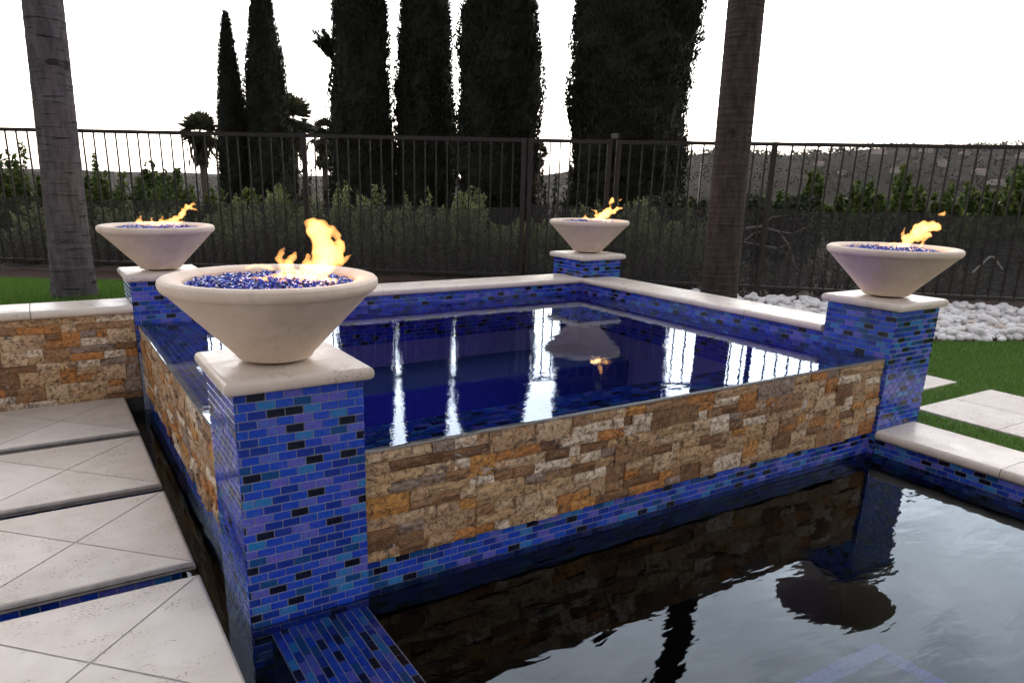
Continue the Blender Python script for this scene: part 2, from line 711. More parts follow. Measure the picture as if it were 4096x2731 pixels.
def stone_layout(width, height, seed, rows):
    r = random.Random(seed)
    rh = height / rows
    out = []
    taken = {}
    # panels of two to three rows stand against each other with straight joints
    for j in range(rows):
        x = 0.0
        blocks = sorted(taken.get(j, []))
        while x < width - .001:
            hit = None
            for (a, b) in blocks:
                if abs(a - x) < .0015:
                    hit = (a, b)
                    break
            if hit:
                x = hit[1]
                continue
            nxt = min([a for (a, b) in blocks if a > x + .001] + [width])
            w = r.choice([.06, .085, .10, .12, .15, .18, .22, .11])
            w *= r.uniform(.85, 1.15)
            if nxt - x - w < .045:
                w = nxt - x
                if w > .24:
                    w /= 2
            tall = j < rows - 1 and r.random() < .24 and w > .07
            if tall:
                nb = taken.get(j + 1, [])
                if any(a < x + w and b > x for (a, b) in nb):
                    tall = False
            if tall:
                taken.setdefault(j + 1, []).append((x, x + w))
            out.append((x, w, j * rh, rh * (2 if tall else 1)))
            x += w
    return out


def lay_stones(parent, origin, u, n, width, height, seed, rows, limit=300):
    origin, u, n = Vector(origin), Vector(u), Vector(n)
    r = random.Random(seed + 1)
    for i, (x, w, z, h) in enumerate(stone_layout(width, height, seed, rows)[:limit]):
        me = stone_mesh(w, h, .010 + r.uniform(0, .011), seed * 1000 + i)
        o = newobj('stone', me, parent)
        m = Matrix((u, -n, Z)).transposed().to_4x4()
        m.translation = origin + u * (x + w / 2) + Z * (z + h / 2)
        o.matrix_local = parent.matrix_world.inverted() @ m


# ================================================================== LARGE STRUCTURE
# ---- ground heights
def fence_foot(lat):
    return .37 + (.22 - .37) * float(sstep(-3, 4, lat))


def ground_h(x, y):
    lat, d = to_ld(x, y)
    base = .57 + (.115 - .57) * float(sstep(-.2, 3.6, x))
    f = float(sstep(4.6, 7.4, d))
    return base * (1 - f) + fence_foot(lat) * f


def ground_sheet(name, cells, mat, step, dz=0.0, rough=0.0):
    """cells: function (x, y) -> bool, keeps the grid faces whose centre passes"""
    (x0, x1, y0, y1), test = cells
    nx, ny = int((x1 - x0) / step), int((y1 - y0) / step)
    idx, vs, fs = {}, [], []
    def vid(i, j):
        if (i, j) not in idx:
            x, y = x0 + i * step, y0 + j * step
            idx[(i, j)] = len(vs)
            vs.append((x, y, ground_h(x, y) + dz + (random.uniform(-rough, rough) if rough else 0)))
        return idx[(i, j)]
    for i in range(nx):
        for j in range(ny):
            if test(x0 + (i + .5) * step, y0 + (j + .5) * step):
                fs.append((vid(i, j), vid(i + 1, j), vid(i + 1, j + 1), vid(i, j + 1)))
    o = newobj(name, fast_mesh(name, np.array(vs), np.array(fs), True), None, mat)
    return tag(o, kind='structure')


def is_lawn(x, y):
    lat, d = to_ld(x, y)
    return y > 2.68 and x < 3.0 and d < 6.62 - .06 * math.sin(lat * 3) and lat < .6

def bed_line(lat):
    return 6.05 + .17 * math.sin(lat * 1.3 + .4) - .10 * (lat - 4)

def is_turf(x, y):
    lat, d = to_ld(x, y)
    return x > 3.42 and d < bed_line(lat)

def is_bed(x, y):
    lat, d = to_ld(x, y)
    if x > 3.42 and d >= bed_line(lat) and d < 8.0: return True
    return False

def is_soil(x, y):
    lat, d = to_ld(x, y)
    return y > 2.68 and x < 3.45 and not is_lawn(x, y) and d < 8.2

def soil_mat():
    t = NT('bark_mulch')
    P = t.pos()
    c = t.ramp(t.noise(P, 38, 5, .75), [(.3, (.018, .012, .009)), (.5, (.06, .036, .026)), (.72, (.15, .085, .06))])
    t.principled(c, .95, t.bump(t.noise(P, 45, 5, .7), 1.0, .03), .2)
    return t.m

M_SOIL = soil_mat()
M_LAWN = simple('lawn_soil', (.05, .10, .018), .95, .4, 40, .6)
M_TURFB = simple('turf_backing', (.055, .12, .02), .95, .3, 60, .4)
ground_sheet('lawn', ((-9, 3.5, 2.64, 9), is_lawn), M_LAWN, .12)
ground_sheet('mulch_bed', ((-9, 4.5, 2.64, 12), is_soil), M_SOIL, .12, 0, .012)
ground_sheet('turf', ((3.42, 12, -6, 6), is_turf), M_TURFB, .12)
ground_sheet('gravel_bed', ((3.42, 14, -3, 6), is_bed), M_SOIL, .12)

# ---- pool basin
def pebble_plaster():
    t = NT('dark_pebble_plaster')
    P = t.pos()
    c = t.ramp(t.noise(P, 160, 3, .7), [(.35, (.0015, .0015, .0018)), (.6, (.004, .004, .004)), (.78, (.022, .018, .013))])
    t.principled(c, .9, None, 0.0)
    return t.m

M_PLASTER = pebble_plaster()
mb = MB()
mb.add([(-1.7, -4.2, -1.25), (3.13, -4.2, -1.25), (3.13, 2.6, -1.25), (-1.7, 2.6, -1.25)], [(0, 1, 2, 3)])
tag(mb.build('pool_floor', M_PLASTER), kind='structure')
tag(box('channel_floor', -1.7, -.17, -4.2, 2.5, -.6, -.22, M_PLASTER), kind='structure')

# ---- pool water: one sheet round two sides of the spa
mb = MB()
mb.add([(-1.65, -4.1, 0), (XF + .01, -4.1, 0), (XF + .01, YIN + .02, 0), (-1.65, YIN + .02, 0)], [(0, 1, 2, 3)])
mb.add([(XF + .01, -4.1, 0), (XIN + .03, -4.1, 0), (XIN + .03, YF + .02, 0), (XF + .01, YF + .02, 0)], [(0, 1, 2, 3)])
tag(mb.build('pool_water', M_WATER_POOL), kind='structure')

# ---- spa basin: floor, bench and water
def spa_plaster():
    t = NT('blue_pebble_plaster')
    P = t.pos()
    c = t.ramp(t.noise(P, 130, 3, .7), [(.35, (.006, .022, .13)), (.6, (.012, .05, .26)), (.78, (.04, .12, .40))])
    t.principled(c, .75)
    return t.m

M_SPAFLOOR = spa_plaster()
tag(box('spa_floor', XF + .02, XIN + .01, YF + .02, YIN + .01, -.75, -.42, M_SPAFLOOR), kind='structure')
o = box('spa_bench', .135, XIN + .005, 1.75, YIN + .005, -.41, .10, M_SPAFLOOR, None, .02)
tag(o, kind='structure')
mb = MB()
e = .0
nxw = 40
rim_pts = []
mb.add([(XF - .001, YF - .001, SPAZ), (XIN + .02, YF - .001, SPAZ), (XIN + .02, YIN + .02, SPAZ), (XF - .001, YIN + .02, SPAZ)], [(0, 1, 2, 3)])
# the rounded lip where the water creeps over the spill edges
mb.add([(XF - .001, YF - .001, SPAZ), (LX - S, YF - .001, SPAZ), (LX - S, YF - .006, SPAZ - .002), (XF - .006, YF - .006, SPAZ - .002)], [(3, 2, 1, 0)])
mb.add([(XF - .001, YF - .001, SPAZ), (XF - .001, YIN, SPAZ), (XF - .006, YIN, SPAZ - .002), (XF - .006, YF - .006, SPAZ - .002)], [(0, 1, 2, 3)])
tag(mb.build('spa_water', M_WATER_SPA), kind='structure')

def core_box(x0, x1, y0, y1, z1, parent):
    """grouted body above the water line, dark plastered footing below it"""
    zs = min(-.028, z1 - .006)
    if z1 > 0:
        zs = -.028
    box('core', x0, x1, y0, y1, zs, z1, M_GROUT, parent)
    box('footing', x0, x1, y0, y1, -1.25, zs, M_PLASTER, parent)


# ================================================================== SPA WALLS
bpy.context.view_layer.update()
# front spill wall
fw = thing('spill_wall', 'long split-stone spill wall between the nearest and the right-hand tiled pillars', 'wall')
core_box(S - .02, LX - S + .01, YF + .011, .13, .487, fw)
box('spill_edge', S, LX - S, YF - .003, YF + .02, SPAZ - .013, SPAZ - .0035, M_JOINT, fw, .002, 1)
lay_stones(fw, (S, YF + .014, .112), X, -Y, LX - 2 * S, SPAZ - .112 - .014, 11, 10)
sp = tile_spots((S, YF + .011, -.027), X, Z, -Y, LX - 2 * S, .137) + []
sp_top = tile_spots((S, YF + .012, .487), X, Y, Z, LX - 2 * S, .29)
sp.sort(key=lambda q: q[0].x)
lay_tiles(fw, sp, 280)
lay_tiles(fw, sp_top, 0)
# left spill wall
lw = thing('spill_wall', 'short split-stone spill wall beside the stepping slabs and the narrow water channel', 'wall')
core_box(XF + .011, .13, S - .02, LY - S + .01, .487, lw)
box('spill_edge', XF - .003, XF + .02, S, LY - S, SPAZ - .013, SPAZ - .0035, M_JOINT, lw, .002, 1)
lay_stones(lw, (XF + .014, LY - S, .112), -Y, -X, LY - 2 * S, SPAZ - .112 - .014, 23, 10)
sp = tile_spots((XF + .011, LY - S, -.027), -Y, Z, -X, LY - 2 * S, .137)
sp_top = tile_spots((XF + .012, S, .487), Y, X, Z, LY - 2 * S, .29)
sp_top = [(c, u, v, Z, w, h, q) for (c, u, v, n, w, h, q) in sp_top]
lay_tiles(lw, sp, 200)
sp_top.sort(key=lambda q: -q[0].y)
lay_tiles(lw, sp_top, 80)
# back wall
bw = thing('tiled_wall', 'back spa wall with cream coping, running behind the water to the far pillar', 'wall')
box('core', S - .02, XIN + .3, YIN + .004, YIN + .29, -.75, Z_COPE0 - .002, M_GROUT, bw)
sp = tile_spots((S, YIN + .004, Z_COPE0 - 12 * TR), X, Z, -Y, LX - 2 * S, 12 * TR)
sp.sort(key=lambda q: -q[0].z)
lay_tiles(bw, sp, 300)
# right wall
rw = thing('tiled_wall', 'right spa wall with cream coping, between the far pillar and the right pillar', 'wall')
box('core', XIN + .004, XIN + .29, S - .02, YIN + .003, -.75, Z_COPE0 - .002, M_GROUT, rw)
sp = tile_spots((XIN + .004, LY - S, Z_COPE0 - 12 * TR), -Y, Z, -X, LY - 2 * S, 12 * TR)
sp.sort(key=lambda q: -q[0].z)
lay_tiles(rw, sp, 300)


def bull(name, x0, x1, y0, y1, z0, z1, parent, sides, mat=None):
    """slab with a rounded nose on the chosen sides ('s','n','e','w')"""
    def pick(mid, d):
        if abs(d.z) > 1e-6:
            return False
        q = set()
        if abs(mid.y - y0) < 1e-5: q.add('s')
        if abs(mid.y - y1) < 1e-5: q.add('n')
        if abs(mid.x - x0) < 1e-5: q.add('w')
        if abs(mid.x - x1) < 1e-5: q.add('e')
        return bool(q & set(sides))
    o = box(name, x0, x1, y0, y1, z0, z1, mat or M_COPE, parent, (z1 - z0) * .42, 4, pick)
    smooth_by_angle(o.data, 40)
    return o


def coping_run(parent, a, b, n, axis, lo, hi, z0, z1, sides, gap=.0035):
    L = (b - a) / n
    for i in range(n):
        p, q = a + i * L + gap / 2, a + (i + 1) * L - gap / 2
        if axis == 'x':
            bull('coping_stone', p, q, lo, hi, z0, z1, parent, sides)
        else:
            bull('coping_stone', lo, hi, p, q, z0, z1, parent, sides)


coping_run(bw, S + .002, XIN + .0, 5, 'x', YIN - .022, YIN + .315, Z_COPE0, Z_COPE1, 'sn')
coping_run(rw, S + .002, YIN - .024, 4, 'y', XIN - .022, XIN + .315, Z_COPE0, Z_COPE1, 'we')

# retaining wall on the left
tw = thing('retaining_wall', 'split-stone retaining wall with cream coping below the lawn on the left', 'wall')
box('core', -3.2, -S + .01, YIN + .012, YIN + .30, -.6, Z_COPE0, M_CORE, tw)
lay_stones(tw, (-1.75, YIN + .016, .085), X, -Y, 1.75 - S, Z_COPE0 - .085, 37, 12)
for k, (a, b) in enumerate(((-.705, -S - .002), (-1.31, -.709), (-1.92, -1.314), (-2.5, -1.924), (-3.2, -2.504))):
    bull('coping_stone', a, b, YIN - .03, YIN + .29, Z_COPE0, Z_COPE1 + .004, tw, 'sn')

# ================================================================== PILLARS
def pillar(x, y, label, faces, zlow, limit, prio):
    p = thing('tiled_pillar', label, 'pillar', (x, y, 0))
    bpy.context.view_layer.update()
    q = S - .0005
    core_box(-q + TT, q - TT, -q + TT, q - TT, ZC, p)
    spots = []
    ctr = Vector((x, y, 0))
    for k, fc in enumerate(faces):
        u, n = {'S': (X, -Y), 'W': (-Y, -X), 'N': (-X, Y), 'E': (Y, X)}[fc]
        h0 = zlow[k]
        rows = int(round((ZC - h0) / TR))
        o0 = ctr + n * (q - TT) - u * (q - TT * .2) + Z * (ZC - rows * TR)
        spots += [(prio(fc, s), s) for s in tile_spots(o0, u, Z, n, 2 * q - TT * .4, rows * TR, off=.35 + .2 * k)]
    spots.sort(key=lambda t: t[0])
    lay_tiles(p, [s for _, s in spots], limit)
    cap = bull('cap', -CAPH, CAPH, -CAPH, CAPH, ZC, ZT, p, 'snew')
    return p


pillar(0, 0, 'nearest and tallest-looking blue tiled pillar, standing in the pool with a cream cap', ['S', 'W', 'N', 'E'],
       [-.15, -.15, .4, .4], 300, lambda f, s: ('SWNE'.index(f), -s[0].z))
pillar(LX, 0, 'blue and violet tiled pillar at the right end of the long stone wall', ['W', 'S', 'N', 'E'],
       [-.05, -.05, .05, .05], 300, lambda f, s: (0 if f == 'S' else 0 if s[0].z > .36 else 1 if f == 'W' else 2, -s[0].z))
pillar(0, LY, 'blue tiled pillar at the left, between the lawn coping and the spa', ['S', 'W', 'N', 'E'],
       [.35, .55, .5, .4], 300, lambda f, s: ('SWNE'.index(f), -s[0].z))
pillar(LX, LY, 'short-looking far tiled pillar at the back corner of the spa', ['S', 'W', 'N', 'E'],
       [.55, .55, .3, .3], 300, lambda f, s: ('SWNE'.index(f), -s[0].z))

# ================================================================== STEPPING SLABS ON THE LEFT
def clip_poly(poly, a, b, c):
    out = []
    for i in range(len(poly)):
        p, q = poly[i], poly[(i + 1) % len(poly)]
        fp, fq = a * p[0] + b * p[1] - c, a * q[0] + b * q[1] - c
        if fp <= 0: out.append(p)
        if (fp < 0 < fq) or (fq < 0 < fp):
            t = fp / (fp - fq)
            out.append((p[0] + t * (q[0] - p[0]), p[1] + t * (q[1] - p[1])))
    return out


def prism(name, poly, z0, z1, mat, parent, bev=.0015):
    bm = bmesh.new()
    vb = [bm.verts.new((x, y, z0)) for x, y in poly]
    vt = [bm.verts.new((x, y, z1)) for x, y in poly]
    bm.faces.new(list(reversed(vb)))
    top = bm.faces.new(vt)
    n = len(poly)
    for i in range(n):
        bm.faces.new((vb[i], vb[(i + 1) % n], vt[(i + 1) % n], vt[i]))
    bmesh.ops.bevel(bm, geom=list(top.edges), offset=bev, segments=1, affect='EDGES')
    return newobj(name, bm_mesh(name, bm), parent, mat)


def slab(y0, y1, label):
    xr, xl = -.297, -1.70
    t = thing('stepping_slab', label, 'paving slab', ((xr + xl) / 2, (y0 + y1) / 2, 0), 0, 'stepping slabs beside the spa')
    bpy.context.view_layer.update()
    inv = t.matrix_world.inverted()
    ox, oy = -(xr + xl) / 2, -(y0 + y1) / 2
    t1 = PADZ
    rad = .019
    # rounded rim and bed under the diagonal pavers
    bm = box_bm(xl + ox, xr + ox, y0 + oy, y1 + oy, t1 - .035, t1 - .0016, .012, 4, lambda m, d: abs(d.z) < 1e-6)
    me = bm_mesh('bed', bm)
    smooth_by_angle(me)
    newobj('bed', me, t, M_JOINT)
    for nm, (a, b, c, d) in {'nose': (xl, xr, y0 - .0005, y0 + .035)}.items():
        pass
    # diagonal joints: x + y and x - y lines through the slab centre square
    cx, cy = -.642, (y0 + y1) / 2
    side = .505
    g = .0036
    k = 0
    for iu in range(-6, 7):
        for iv in range(-6, 7):
            poly = [(xl, y0), (xr, y0), (xr, y1), (xl, y1)]
            r2_ = math.sqrt(2)
            u0, u1 = iu * side, (iu + 1) * side
            v0, v1 = iv * side, (iv + 1) * side
            # u = ((x-cx)+(y-cy))/sqrt2 , v = ((x-cx)-(y-cy))/sqrt2
            for (a, b, c) in ((1, 1, (u1 - g) * r2_ + cx + cy), (-1, -1, -((u0 + g) * r2_ + cx + cy)),
                              (1, -1, (v1 - g) * r2_ + cx - cy), (-1, 1, -((v0 + g) * r2_ + cx - cy))):
                if poly:
                    poly = clip_poly(poly, a, b, c)
            if len(poly) < 3: continue
            ar = abs(sum(poly[i][0] * poly[(i + 1) % len(poly)][1] - poly[(i + 1) % len(poly)][0] * poly[i][1] for i in range(len(poly)))) / 2
            if ar < .002: continue
            # full bullnose on the outer sides of the slab
            bm = bmesh.new()
            zb = t1 - .037
            vb = [bm.verts.new((x + ox, y + oy, zb)) for x, y in poly]
            vt = [bm.verts.new((x + ox, y + oy, t1)) for x, y in poly]
            bm.faces.new(list(reversed(vb)))
            bm.faces.new(vt)
            n = len(poly)
            outer = []
            for i in range(n):
                bm.faces.new((vb[i], vb[(i + 1) % n], vt[(i + 1) % n], vt[i]))
                (xa, ya), (xb, yb) = poly[i], poly[(i + 1) % n]
                on = (abs(xa - xr) < 1e-5 and abs(xb - xr) < 1e-5) or (abs(ya - y0) < 1e-5 and abs(yb - y0) < 1e-5) or (abs(ya - y1) < 1e-5 and abs(yb - y1) < 1e-5)
                if on:
                    outer.append(bm.edges.get((vt[i], vt[(i + 1) % n])))
                    outer.append(bm.edges.get((vb[i], vb[(i + 1) % n])))
            bm.normal_update()
            if outer:
                bmesh.ops.bevel(bm, geom=outer, offset=.0165, segments=4, profile=.5, affect='EDGES', clamp_overlap=True)
            me = bm_mesh('paver', bm)
            smooth_by_angle(me, 40)
            newobj('paver', me, t, M_TRAV)
            k += 1
    # tiled plinth below the slab
    px0, px1, py0, py1 = xl + ox, xr + ox - .045, y0 + oy + .03, y1 + oy - .03
    box('plinth', px0, px1, py0, py1, -.028, t1 - .038, M_GROUT, t)
    box('footing', px0, px1, py0, py1, -.22, -.028, M_PLASTER, t)
    sp = tile_spots((xl, y0 + .03, -.03), X, Z, -Y, xr - .045 - xl, .092)
    sp += tile_spots((xr - .045, y0 + .03, -.03), Y, Z, X, y1 - y0 - .06, .092)
    lay_tiles(t, sp, 60)
    return t


slab(1.688, 2.368, 'pale travertine stepping slab against the foot of the stone retaining wall')
slab(.905, 1.610, 'pale travertine stepping slab, second one out from the stone retaining wall')
slab(.143, .828, 'pale travertine stepping slab, third one out from the retaining wall, tiles showing below')
slab(-.640, .058, 'largest-looking travertine stepping slab at the bottom left beside the nearest pillar')
slab(-1.415, -.705, 'pale travertine stepping slab next to the largest-looking one, on the viewer side')

# submerged tiled ledge that runs out from the nearest pillar
sw = thing('submerged_ledge', 'blue tiled ledge just under the water at the foot of the nearest pillar', 'ledge')
core_box(-.138, .186, -2.6, -.19, -.034, sw)
sp = tile_spots((-.138, -.195, -.034), -Y, X, Z, 2.3, .322)
lay_tiles(sw, [(c, u, v, Z, w, h, q) for (c, u, v, n, w, h, q) in sp], 300)

# submerged step deeper in the pool, edged with violet tile
st = thing('pool_step', 'violet tiled edge of a sunken step seen through the water at the lower right', 'step')
box('tread', .9, 2.24, -2.4, -.84, -1.2, -.505, M_PLASTER, st, .005)
M_TRIM = simple('violet_glass_trim', (.045, .048, .24), .25, .25, 40, .2)
for k in range(24):
    xa = 2.245 - k * .0556
    box('trim_tile', xa - .0525, xa, -.905, -.83, -.509, -.497, M_TRIM, st, .002, 1)
for k in range(26):
    ya = -.912 - k * .0556
    box('trim_tile', 2.17, 2.245, ya - .0525, ya, -.509, -.497, M_TRIM, st, .002, 1)

# ================================================================== RIGHT SIDE: POOL EDGE, PAVERS
pc = thing('pool_edge', 'low travertine coping over a blue tile band along the right side of the pool', 'pool edge')
bpy.context.view_layer.update()
core_box(XIN + .012, 3.42, -4.1, -S - .0, .078, pc)
for k in range(6):
    y1 = -S - .004 - k * .61
    bull('coping_stone', XIN - .012, 3.462, y1 - .606, y1, .080, .130, pc, 'we')
sp = tile_spots((XIN + .012, -S, -.05), -Y, Z, -X, 2.6, .128)
lay_tiles(pc, sp, 240)

for (x0, x1, y0, y1, lab) in ((3.70, 4.60, .155, 1.05, 'pale square paver set in turf right behind the right-hand pillar'),
                              (3.72, 4.60, -.95, -.050, 'large pale paver set in turf beside the pool coping at the right edge')):
    t = thing('garden_paver', lab, 'paver', ((x0 + x1) / 2, (y0 + y1) / 2, 0))
    xm, ym = 0.0, 0.0
    hx, hy = (x1 - x0) / 2, (y1 - y0) / 2
    box('bed', -hx + .004, hx - .004, -hy + .004, hy - .004, .06, .118, M_JOINT, t)
    for a, b in ((-hx, -.0015), (.0015, hx)):
        for c, d in ((-hy, -.0015), (.0015, hy)):
            box('stone_slab', a, b, c, d, .085, .1265, M_TRAV, t, .003)

# ================================================================== TERRAIN BEYOND THE FENCE
RIDGE_A = [-1.4, -.7, -.47, -.3, 0.0, .07, .16, .245, .28, .32, .38, .437, .49, .55, .60, .69, .8, 1.4]
RIDGE_T = [.004, .003, .0015, .0005, .003, .009, .022, .035, .040, .042, .040, .044, .0516, .0543, .052, .058, .06, .06]


def terrain_h(lat, d):
    a = lat / max(d, 1)
    near = np.interp(d, [7.8, 9, 11, 14, 20, 45, 100, 200, 260], [.20, .05, -.25, -.7, -1.7, -5, -12, -15, -15])
    if a > .2:
        near += 1.2 * float(sstep(.45, .75, a)) * float(sstep(8, 11, d)) * (1 - float(sstep(16, 40, d)))
    t = float(np.interp(a, RIDGE_A, RIDGE_T))
    dr = 420 + 380 * (1 - float(sstep(.05, .3, a)))
    ridge = 1.37 + t * dr
    f = float(sstep(190, dr, d))
    z = near * (1 - f) + ridge * f
    if d > 30:
        k = min(1, (d - 30) / 200)
        z += 5.5 * k * mnoise.fractal(Vector((lat / 85, d / 85, 0)), 1.0, 2.0, 4) * (1 - .65 * f)
    if d > dr:
        z -= (d - dr) * .03
    return z


ds = [7.75] + list(np.geomspace(8.0, 1600, 110))
aa = np.linspace(-1.5, 1.5, 151)
vs = [LD(a * d, d, terrain_h(a * d, d)) for d in ds for a in aa]
fs = []
na = len(aa)
for i in range(len(ds) - 1):
    for j in range(na - 1):
        p = i * na + j
        fs.append((p, p + 1, p + 1 + na, p + na))


def terrain_mat():
    t = NT('dry_hillside')
    P = t.pos()
    n1 = t.noise(P, .06, 6, .7)
    n2 = t.noise(P, .35, 5, .75)
    c = t.ramp(n1, [(.35, (.016, .018, .011)), (.5, (.036, .030, .022)), (.66, (.075, .058, .045))])
    c = t.mix(t.ramp(n2, [(.35, .7), (.6, 0)]), c, (.012, .015, .009))
    t.principled(c, .95, t.bump(t.noise(P, .6, 5, .7), 1.0, 1.2), .05)
    return t.m


M_TERR = terrain_mat()
tag(newobj('terrain', fast_mesh('terrain', np.array([tuple(v) for v in vs]), np.array(fs), True), None, M_TERR), kind='structure')
tag(box('patio', -9, -1.72, -6, 2.6, -.3, .06, M_TRAV), kind='structure')

# ================================================================== FIRE BOWLS
def glass_mat():
    t = NT('fire_glass')
    rnd = t.n('NewGeometry').outputs['Random Per Island']
    c = t.ramp(rnd, [(0, (.012, .028, .30)), (.22, (.025, .075, .50)), (.42, (.012, .012, .09)), (.54, (.05, .12, .58)), (.72, (.16, .12, .50)), (.86, (.30, .34, .55)), (.92, (.03, .03, .14))], 'CONSTANT')
    t.principled(c, .10, None, .5, .25, .03)
    return t.m


def flame_mat():
    t = NT('gas_flame')
    em = t.n('Emission', Color=(1.0, .43, .12, 1), Strength=10.5)
    t.link(em.outputs[0], t.out.inputs['Volume'])
    return t.m


M_GLASS = glass_mat()
M_FLAME = flame_mat()
BZ = ZT + .010
prof = [(.0, BZ), (.108, BZ), (.116, BZ + .004), (.122, BZ + .014)]
for k in range(1, 9):
    prof.append((.122 + (.308 - .122) * k / 8, BZ + .014 + (.200 - .014) * k / 8))
prof += [(.3105, BZ + .2025), (.3155, BZ + .204), (.3215, BZ + .209), (.3265, BZ + .218), (.3275, BZ + .227), (.3255, BZ + .235), (.320, BZ + .2405), (.312, BZ + .243),
         (.290, BZ + .2415), (.268, BZ + .236), (.260, BZ + .230), (.256, BZ + .218), (.248, BZ + .195), (.0, BZ + .185)]
prof = [(r, BZ + (z - BZ) * 1.045) for r, z in prof]
pv, pf = lathe(prof, 96)
me_bowl = bpy.data.meshes.new('bowl')
me_bowl.from_pydata(pv, [], pf)
me_bowl.materials.append(M_BOWL)
smooth_by_angle(me_bowl, 30)
me_foot = MB().tube([(0, 0, ZT - .001), (0, 0, BZ + .001)], [.07, .07], 24).mesh('foot')
me_foot.materials.append(M_BLACK)
# loose glass chunks heaped in the bowl
nchunk = 2600
gv, gf = [], []
octa = np.array([(1, 0, 0), (-1, 0, 0), (0, 1, 0), (0, -1, 0), (0, 0, 1), (0, 0, -1)], float)
of = np.array([(0, 2, 4), (2, 1, 4), (1, 3, 4), (3, 0, 4), (2, 0, 5), (1, 2, 5), (3, 1, 5), (0, 3, 5)])
for i in range(nchunk):
    r = .252 * math.sqrt(rng.random())
    a = rng.random() * 2 * math.pi
    z = BZ + .226 + .018 * (1 - (r / .252) ** 2) + rng.normal() * .004
    s = rng.uniform(.0035, .0085) * np.array([rng.uniform(.7, 1.4), rng.uniform(.7, 1.4), rng.uniform(.5, 1.1)])
    q = np.linalg.qr(rng.normal(size=(3, 3)))[0]
    v = (octa * rng.uniform(.75, 1.25, (6, 1)) * s) @ q.T + (r * math.cos(a), r * math.sin(a), z)
    gf.append(of + len(gv) * 6)
    gv.append(v)
me_glass = fast_mesh('fire_glass', np.concatenate(gv), np.concatenate(gf))
me_glass.materials.append(M_GLASS)
me_bed = MB().add(*lathe([(.258, BZ + .219), (.2, BZ + .227), (.1, BZ + .237), (.001, BZ + .240)], 32)).mesh('glass_bed')
me_bed.materials.append(simple('glass_bed', (.02, .03, .16), .4))


def flame_mesh(name, paths, seed):
    """tongues of flame: paths of (along the wind, up, radius, depth)"""
    r = random.Random(seed)
    m = MB()
    for path in paths:
        pts, rad = [], []
        dep = path[0][3] if len(path[0]) > 3 else r.uniform(-.02, .02)
        # resample with a smooth curve and a small flicker
        P = np.array([q[:3] for q in path], float)
        tt = np.linspace(0, len(P) - 1, (len(P) - 1) * 5 + 1)
        for k, t in enumerate(tt):
            i = min(int(t), len(P) - 2)
            f = t - i
            p0, p1, p2, p3 = P[max(i - 1, 0)], P[i], P[i + 1], P[min(i + 2, len(P) - 1)]
            c = .5 * (2 * p1 + (p2 - p0) * f + (2 * p0 - 5 * p1 + 4 * p2 - p3) * f * f + (3 * p1 - p0 - 3 * p2 + p3) * f ** 3)
            wob = .18 * c[2]
            pos = Rh * (c[0] + r.uniform(-wob, wob)) + Fh * (dep + .35 * c[2] * math.sin(k * .9 + dep * 50)) + Z * (c[1] + BZ + .238)
            pts.append(pos)
            rad.append(max(.0010, .90 * c[2] * (1 + .22 * math.sin(k * 1.7 + seed) + r.uniform(-.1, .1))))
        m.tube(pts, rad, 10)
    me = m.mesh('flame_raw')
    o = bpy.data.objects.new('flame_raw', me)
    COL.objects.link(o)
    md = o.modifiers.new('r', 'REMESH')
    md.mode = 'VOXEL'
    md.voxel_size = .0026
    sm = o.modifiers.new('s', 'SMOOTH')
    sm.iterations = 3
    sm.factor = .5
    bpy.context.view_layer.update()
    dg = bpy.context.evaluated_depsgraph_get()
    out = bpy.data.meshes.new_from_object(o.evaluated_get(dg))
    bpy.data.objects.remove(o)
    bpy.data.meshes.remove(me)
    out.name = name
    # flatten the tongues across the wind and let small eddies fold them
    n = len(out.vertices)
    co = np.empty(n * 3)
    out.vertices.foreach_get('co', co)
    co = co.reshape(-1, 3)
    for i in range(n):
        p = Vector(co[i])
        q = mnoise.noise_vector(p * 22 + Vector((seed, 0, 0))) * .010 + mnoise.noise_vector(p * 55 + Vector((0, seed, 0))) * .0045
        h = min(1.0, max(.15, (p.z - (BZ + .22)) / .05))
        co[i] = p + q * h
    out.vertices.foreach_set('co', co.ravel())
    out.update()
    out.materials.clear()
    out.materials.append(M_FLAME)
    for p in out.polygons:
        p.use_smooth = True
    return out


F1 = [[(-.02, .0, .014), (.06, .012, .02), (.12, .025, .028), (.165, .06, .036), (.175, .10, .036), (.155, .135, .032), (.142, .165, .026), (.138, .185, .012)],
      [(.145, .172, .018), (.178, .160, .018), (.208, .135, .010), (.214, .122, .003)],
      [(.15, .03, .03), (.195, .075, .03), (.216, .105, .022), (.214, .128, .006)],
      [(.19, .05, .012), (.228, .072, .010), (.252, .082, .003)],
      [(.045, .012, .02), (.062, .045, .020), (.075, .07, .012), (.082, .088, .003)],
      [(.10, .02, .02), (.112, .05, .015), (.12, .074, .010), (.124, .085, .003)],
      [(.035, .035, .007), (.038, .060, .013), (.044, .085, .010), (.052, .108, .002)],
      [(-.075, .034, .004), (-.05, .043, .008), (-.025, .046, .009), (.0, .038, .009), (.012, .028, .004)],
      [(-.06, .010, .005, -.05), (-.02, .008, .010, -.055), (.03, -.004, .011, -.06), (.06, .004, .012, -.05)],
      [(.03, .0, .016), (.10, -.002, .02), (.165, .0, .018), (.205, .004, .010)]]
